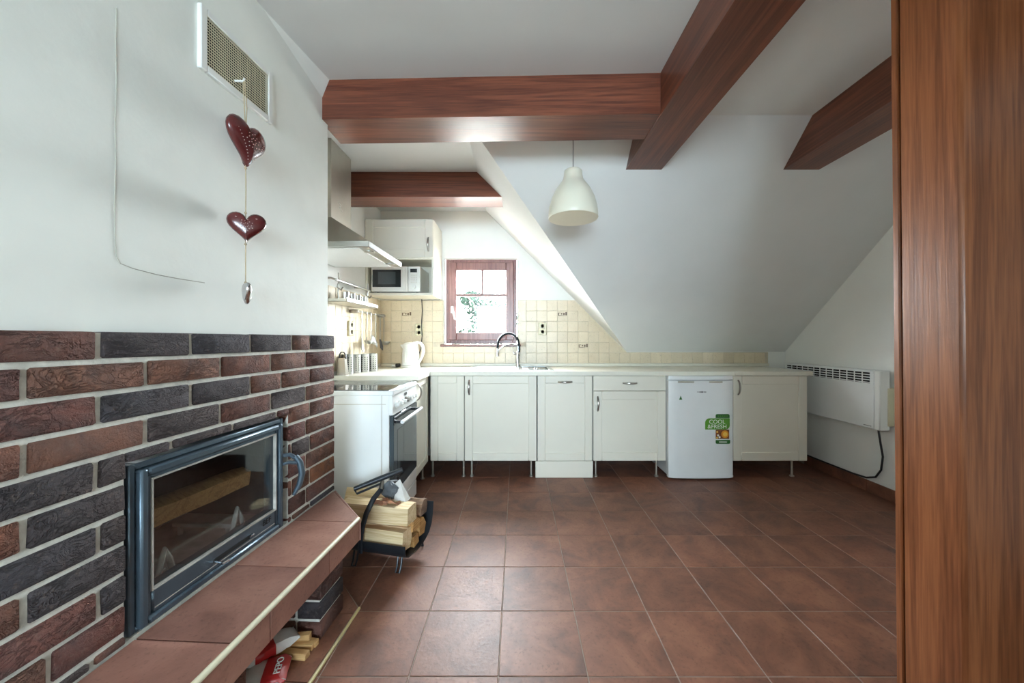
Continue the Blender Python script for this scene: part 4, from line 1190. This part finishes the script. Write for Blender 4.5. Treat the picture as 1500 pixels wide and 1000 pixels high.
# kettle
kt = thing('electric_kettle', 'white plastic electric kettle standing in the worktop corner', 'kettle', (-0.995, 3.49, WT1))
MB().lathe([(.086, 0), (.088, .006), (.086, .018), (.080, .020)], 28).build('power_base', 'white_plastic', kt)
MB().lathe([(.080, .021), (.083, .026), (.082, .05), (.076, .14), (.068, .205), (.066, .212)], 28).build('body', 'white_plastic', kt)
MB().lathe([(.067, .212), (.064, .222), (.045, .232), (.015, .236), (.0004, .236)], 24).build('lid', 'white_plastic', kt)
MB().add([(-.062, -.026, .17), (-.062, .026, .17), (-.098, -.006, .212), (-.098, .006, .212), (-.058, -.030, .216), (-.058, .030, .216)], [(0, 2, 3, 1), (0, 4, 2), (1, 3, 5), (2, 4, 5, 3), (0, 1, 5, 4)]).build('spout', 'white_plastic', kt)
MB().tube([(.025, 0, .228), (.060, 0, .236), (.095, 0, .226), (.116, 0, .190), (.118, 0, .145), (.104, 0, .095), (.084, 0, .055), (.076, 0, .045)], [.012, .013, .014, .0145, .014, .013, .012, .010], 10).build('handle', 'white_plastic', kt)
MB().box(-.035, -.025, -.0835, -.078, .05, .15, .002).build('water_gauge', 'carcass', kt)
pl = thing('power_plug', 'white and black plug lying on the worktop beside the kettle', 'plug', (-1.135, 3.50, WT1))
MB().tube([(-.04, 0, .014), (-.005, 0, .015)], [.012, .015], 10).build('plug_body', 'white_plastic', pl)
MB().tube([(0, 0, .018), (.035, 0, .022)], [.018, .016], 10).build('coupling', 'black', pl)

# heater on the right wall
ht = thing('convector_heater', 'white convector heater with slotted grille on the right wall', 'heater', (2.535, 2.61, 0.50))
HL, HH = 0.90, 0.42
MB().box(0.0, 0.075, 0.03, HL, 0, HH, .006).build('body', 'white', ht)
MB().box(0.075, 0.104, 0.10, HL - .1, 0.08, HH - .06).build('wall_bracket', 'steel_dull', ht)
ec = MB().box(-0.001, 0.075, -0.012, 0.03, 0.0, HH, .006); ec.build('end_cap', 'white_plastic', ht)
MB().box(0.052, 0.103, -0.016, 0.06, 0.03, HH - .12, .006).build('control_box', 'offwhite', ht)
for k in range(13):
    y0 = 0.062 + k * 0.0635
    s = MB().box(-0.0012, 0.004, y0, y0 + .052, HH - .095, HH - .012).build('grille_slot', 'dark_void', ht)
    sb = MB()
    for q in range(5):
        z = HH - .092 + q * .0187
        sb.box(-0.003, 0.003, y0 - .001, y0 + .053, z, z + .0062)
    sb.build('grille_bar', 'white', s)
MB().box(-0.0016, 0.001, 0.05, 0.11, 0.018, 0.022).build('brand_mark', 'print_grey', ht)
hc = MB().tube([(2.585, 2.66, 0.498), (2.600, 2.66, 0.40), (2.622, 2.665, 0.30), (2.624, 2.68, 0.20), (2.624, 2.72, 0.135), (2.622, 2.79, 0.105), (2.620, 2.90, 0.097), (2.620, 3.10, 0.096), (2.620, 3.4, 0.096), (2.62, 3.62, 0.096)], 0.0065, 8)
tag(hc.build('heater_cable', 'black'), 'black cable running from the heater along the baseboard', 'cable')

# pendant lamp
lp = thing('pendant_lamp', 'cream bell-shaped pendant lamp hanging before the sloping ceiling', 'lamp', (0.321, 2.12, 1.828))
prof = [(.139, 0), (.141, .004), (.140, .03), (.134, .07), (.120, .12), (.098, .165), (.072, .200), (.057, .222), (.052, .245), (.051, .268), (.046, .274), (.010, .276)]
inner = [(.004, .268), (.044, .264), (.048, .242), (.053, .220), (.068, .197), (.094, .161), (.116, .117), (.130, .068), (.136, .03), (.137, .003), (.139, 0)]
MB().lathe([(r, z) for r, z in prof] + inner, 40).build('shade', 'lamp', lp, sharp=50)
MB().tube([(0, 0, .270), (0, 0, .520)], 0.0024, 8).build('cord', 'print_grey', lp)
MB().lathe([(.018, .18), (.02, .19), (.02, .25), (.008, .262)], 14).build('lamp_holder', 'white_plastic', lp)
MB().lathe([(.0004, .085), (.02, .092), (.03, .115), (.026, .145), (.014, .18)], 16).build('bulb', 'print_white', lp)
MB().lathe([(.045, .50), (.045, .52), (.02, .545)], 16).build('canopy', 'white_plastic', lp)

# ================================================================== FIREWOOD BASKET
BC = (-0.680, 1.962); BA = math.atan2(-0.225, 0.974)
bk = thing('firewood_basket', 'black metal firewood carrier with arched handle beside the hearth', 'basket', (*BC, 0), BA)
prof = [(-.152, .150), (-.150, .120), (-.140, .094), (-.115, .080), (-.06, .072), (.0, .070), (.06, .078), (.105, .096), (.134, .130), (.150, .175), (.157, .240)]
th = 0.003; poly = [(y, z) for y, z in prof]
inn = []
for k, (y, z) in enumerate(prof):
    a = Vector(prof[max(k - 1, 0)]); b = Vector(prof[min(k + 1, len(prof) - 1)]); t = (b - a).normalized()
    inn.append((y - t.y * th, z + t.x * th))
vs = []; n = len(prof)
for x in (-.178, .186):
    vs += [(x, y, z) for y, z in prof] + [(x, y, z) for y, z in inn]
fs = []
for k in range(n - 1):
    fs += [(k, k + 1, 2 * n + k + 1, 2 * n + k), (n + k, 3 * n + k, 3 * n + k + 1, n + k + 1), (k, n + k, n + k + 1, k + 1), (2 * n + k, 2 * n + k + 1, 3 * n + k + 1, 3 * n + k)]
fs += [(0, 2 * n, 3 * n, n), (n - 1, 2 * n - 1, 4 * n - 1, 3 * n - 1)]
MB().add(vs, fs).build('cradle', 'black_metal', bk, sharp=50)
hoop = [(-.052, -.156, .095), (-.050, -.160, .15), (-.040, -.160, .22), (-.022, -.152, .29), (-.004, -.120, .350), (.006, -.07, .378), (.008, 0, .392), (.006, .07, .372), (-.004, .115, .325), (-.02, .142, .26), (-.03, .152, .20)]
MB().tube(hoop, 0.013, 8, flat=0.35, up=(0, 1, 0.3)).build('arched_handle', 'black_metal', bk)
g0 = Vector((-.115, -.120, .388)); g1 = Vector((.075, .020, .452))
gm = g0.lerp(g1, .58)
MB().tube([g0, g0.lerp(g1, .5), g1], [.011, .0145, .0135], 10).build('grip', 'black_metal', bk)
off = Vector((0, -.004, -.026))
MB().tube([g0 + Vector((.004, 0, 0)), g0 + off + Vector((.02, 0, .006)), gm + off, gm], .006, 8).build('grip_loop', 'black_metal', bk)
MB().tube([gm + off * .6, (.006, -.07, .378)], [.010, .012], 8).build('grip_joint', 'handle', bk)
for x in (-.125, .120):
    MB().tube([(x, -.10, .076), (x + .004, -.118, .03), (x, -.125, .005), (x + .02, -.122, .005), (x + .022, -.112, .03), (x + .020, -.095, .076)], .0048, 8).build('foot', 'black_metal', bk)
    MB().tube([(x, .10, .095), (x + .004, .118, .03), (x, .125, .005), (x + .02, .122, .005), (x + .022, .112, .03), (x + .020, .095, .095)], .0048, 8).build('foot', 'black_metal', bk)
def BW(x, y, z):
    c_, s_ = math.cos(BA), math.sin(BA)
    return (BC[0] + x * c_ - y * s_, BC[1] + x * s_ + y * c_, z)
RECT = [(-.045, -.043), (.045, -.045), (.046, .040), (.020, .047), (-.042, .045)]
def log(label, x, y, z, L, prof, rx, rz, seed, bark=None, mat='logwood', ry=0):
    o = split_log(L, prof, seed).build('firewood_log', mat, None, BW(x, y, z), (R(rx), R(ry), BA + R(rz)), sharp=28)
    tag(o, label, 'log', 'firewood in the carrier')
    if bark:
        k0, k1 = bark
        pts = prof[k0:k1 + 1]
        q = [(a * 1.05, b_ * 1.05) for a, b_ in pts]
        v = []; m = len(pts)
        for x_ in (-L / 2 + .004, L / 2 - .002):
            v += [(x_, a * .98, b_ * .98) for a, b_ in pts] + [(x_, a, b_) for a, b_ in q]
        f = []
        for k in range(m - 1):
            f += [(m + k, m + k + 1, 3 * m + k + 1, 3 * m + k), (k, m + k, m + k + 1, k + 1), (2 * m + k, 2 * m + k + 1, 3 * m + k + 1, 3 * m + k)]
        MB().add(v, f).build('bark', 'bark', o)
    return o
log('largest pale split log lying on top of the carrier', -.005, -.076, .272, .37, RECT, 2, 1, 1)
log('pale split log at the bottom front of the carrier', -.02, -.082, .150, .36, [(-.045, -.045), (.03, -.05), (.046, -.01), (.044, .046), (-.045, .050)], -3, -1, 2)
log('bark-covered log end at the upper right of the carrier', .0, .082, .232, .33, [(-.04, -.03), (.03, -.038), (.048, .0), (.035, .035), (.0, .045), (-.035, .03)], 0, 2, 3, None, 'bark')
log('reddish log end below the largest pale log', .0, -.010, .194, .34, [(-.034, -.03), (.03, -.034), (.036, .01), (.0, .036), (-.03, .02)], 0, 0, 4, (2, 4), 'logwood_dark')
log('orange split log standing on edge in the curve of the carrier', .0, .064, .146, .33, [(-.028, -.045), (.02, -.05), (.034, .0), (.012, .042), (-.024, .036)], 4, 0, 6, None, 'logwood_dark')
log('small orange log end at the lowest point of the carrier', .01, -.004, .106, .31, [(-.026, -.026), (.024, -.028), (.026, .02), (-.02, .030)], 10, 0, 7, None, 'logwood_dark')
log('pale wedge of wood on the left behind the handle', -.12, -.005, .315, .22, [(-.045, -.030), (.045, -.032), (.0, .036)], 0, 8, 8, None, 'logwood', 0)
# scraps on top of the wood
def scrap(loc, rz, seed, label):
    rg = random.Random(seed); mb = MB()
    pts = [(-.035 + .012 * k, rg.uniform(-.006, .006), .006 * math.sin(k * 1.1) + .006) for k in range(7)]
    top = []; bot = []
    for k, p in enumerate(pts):
        w = .004 + .009 * math.sin(math.pi * (k + .5) / 7) + rg.uniform(0, .003)
        top.append((p[0], p[1] - w, p[2])); bot.append((p[0], p[1] + w, p[2] + .004))
    v = top + bot + [(a, b_, c_ + .003) for a, b_, c_ in top] + [(a, b_, c_ + .003) for a, b_, c_ in bot]
    m = 7; f = []
    for k in range(m - 1):
        f += [(k, k + 1, m + k + 1, m + k), (2 * m + k, 3 * m + k, 3 * m + k + 1, 2 * m + k + 1), (k, 2 * m + k, 2 * m + k + 1, k + 1), (m + k, m + k + 1, 3 * m + k + 1, 3 * m + k)]
    f += [(0, m, 3 * m, 2 * m), (m - 1, 3 * m - 1, 4 * m - 1, 2 * m - 1)]
    o = mb.add(v, f).build('bark_scrap', 'bark_red', None, loc, (R(rg.uniform(-12, 12)), R(rg.uniform(-20, 20)), rz))
    tag(o, label, 'bark', 'bark scraps on the firewood')
for k, (x, y, z, rz, lab) in enumerate(((.015, -.105, .318, 20, 'leftmost reddish bark scrap on the largest pale log'), (.050, -.085, .322, -35, 'middle curled bark scrap on the largest pale log'),
                                  (.092, -.095, .320, 55, 'rightmost bark scrap, beside the folded paper'), (.055, -.112, .330, 120, 'topmost bark scrap lying across the others'))):
    scrap(BW(x, y, z), R(rz), 20 + k, lab)
ppaper = MB().add([(.02, 0, 0), (.085, .0, -.004), (.09, .035, .0), (.03, .035, .095), (.01, .02, .075)], [(0, 1, 4), (1, 2, 3), (1, 3, 4)])
pv = list(ppaper.v); ppaper.add([(a, b_ + .003, c_) for a, b_, c_ in pv], [(0, 4, 1), (1, 3, 2), (1, 4, 3), (0, 1, 1, 0)][:3])
tag(ppaper.build('folded_paper', 'paper', None, BW(.045, -.045, .318), (0, 0, BA)), 'folded sheet of pale paper tucked behind the bark scraps', 'paper')
cr = MB(); rg = random.Random(5); vs = []  # dark lump added in place of the shade under the hoop
for i in range(7):
    for j in range(12):
        a = 2 * math.pi * j / 12; t = math.pi * (i + .5) / 7
        k = rg.uniform(.8, 1.15)
        vs.append((.055 * math.sin(t) * math.cos(a) * k, .030 * math.sin(t) * math.sin(a) * k, .042 * math.cos(t) * k))
fs = [(i * 12 + j, i * 12 + (j + 1) % 12, (i + 1) * 12 + (j + 1) % 12, (i + 1) * 12 + j) for i in range(6) for j in range(12)] + [tuple(range(12)), tuple(72 + j for j in range(12))]
tag(cr.add(vs, fs).build('shade_lump', 'shade_grey', None, BW(.03, -.03, .360), (0, 0, BA), sharp=20), 'dark grey lump standing in for shade under the carrier handle', 'bag')
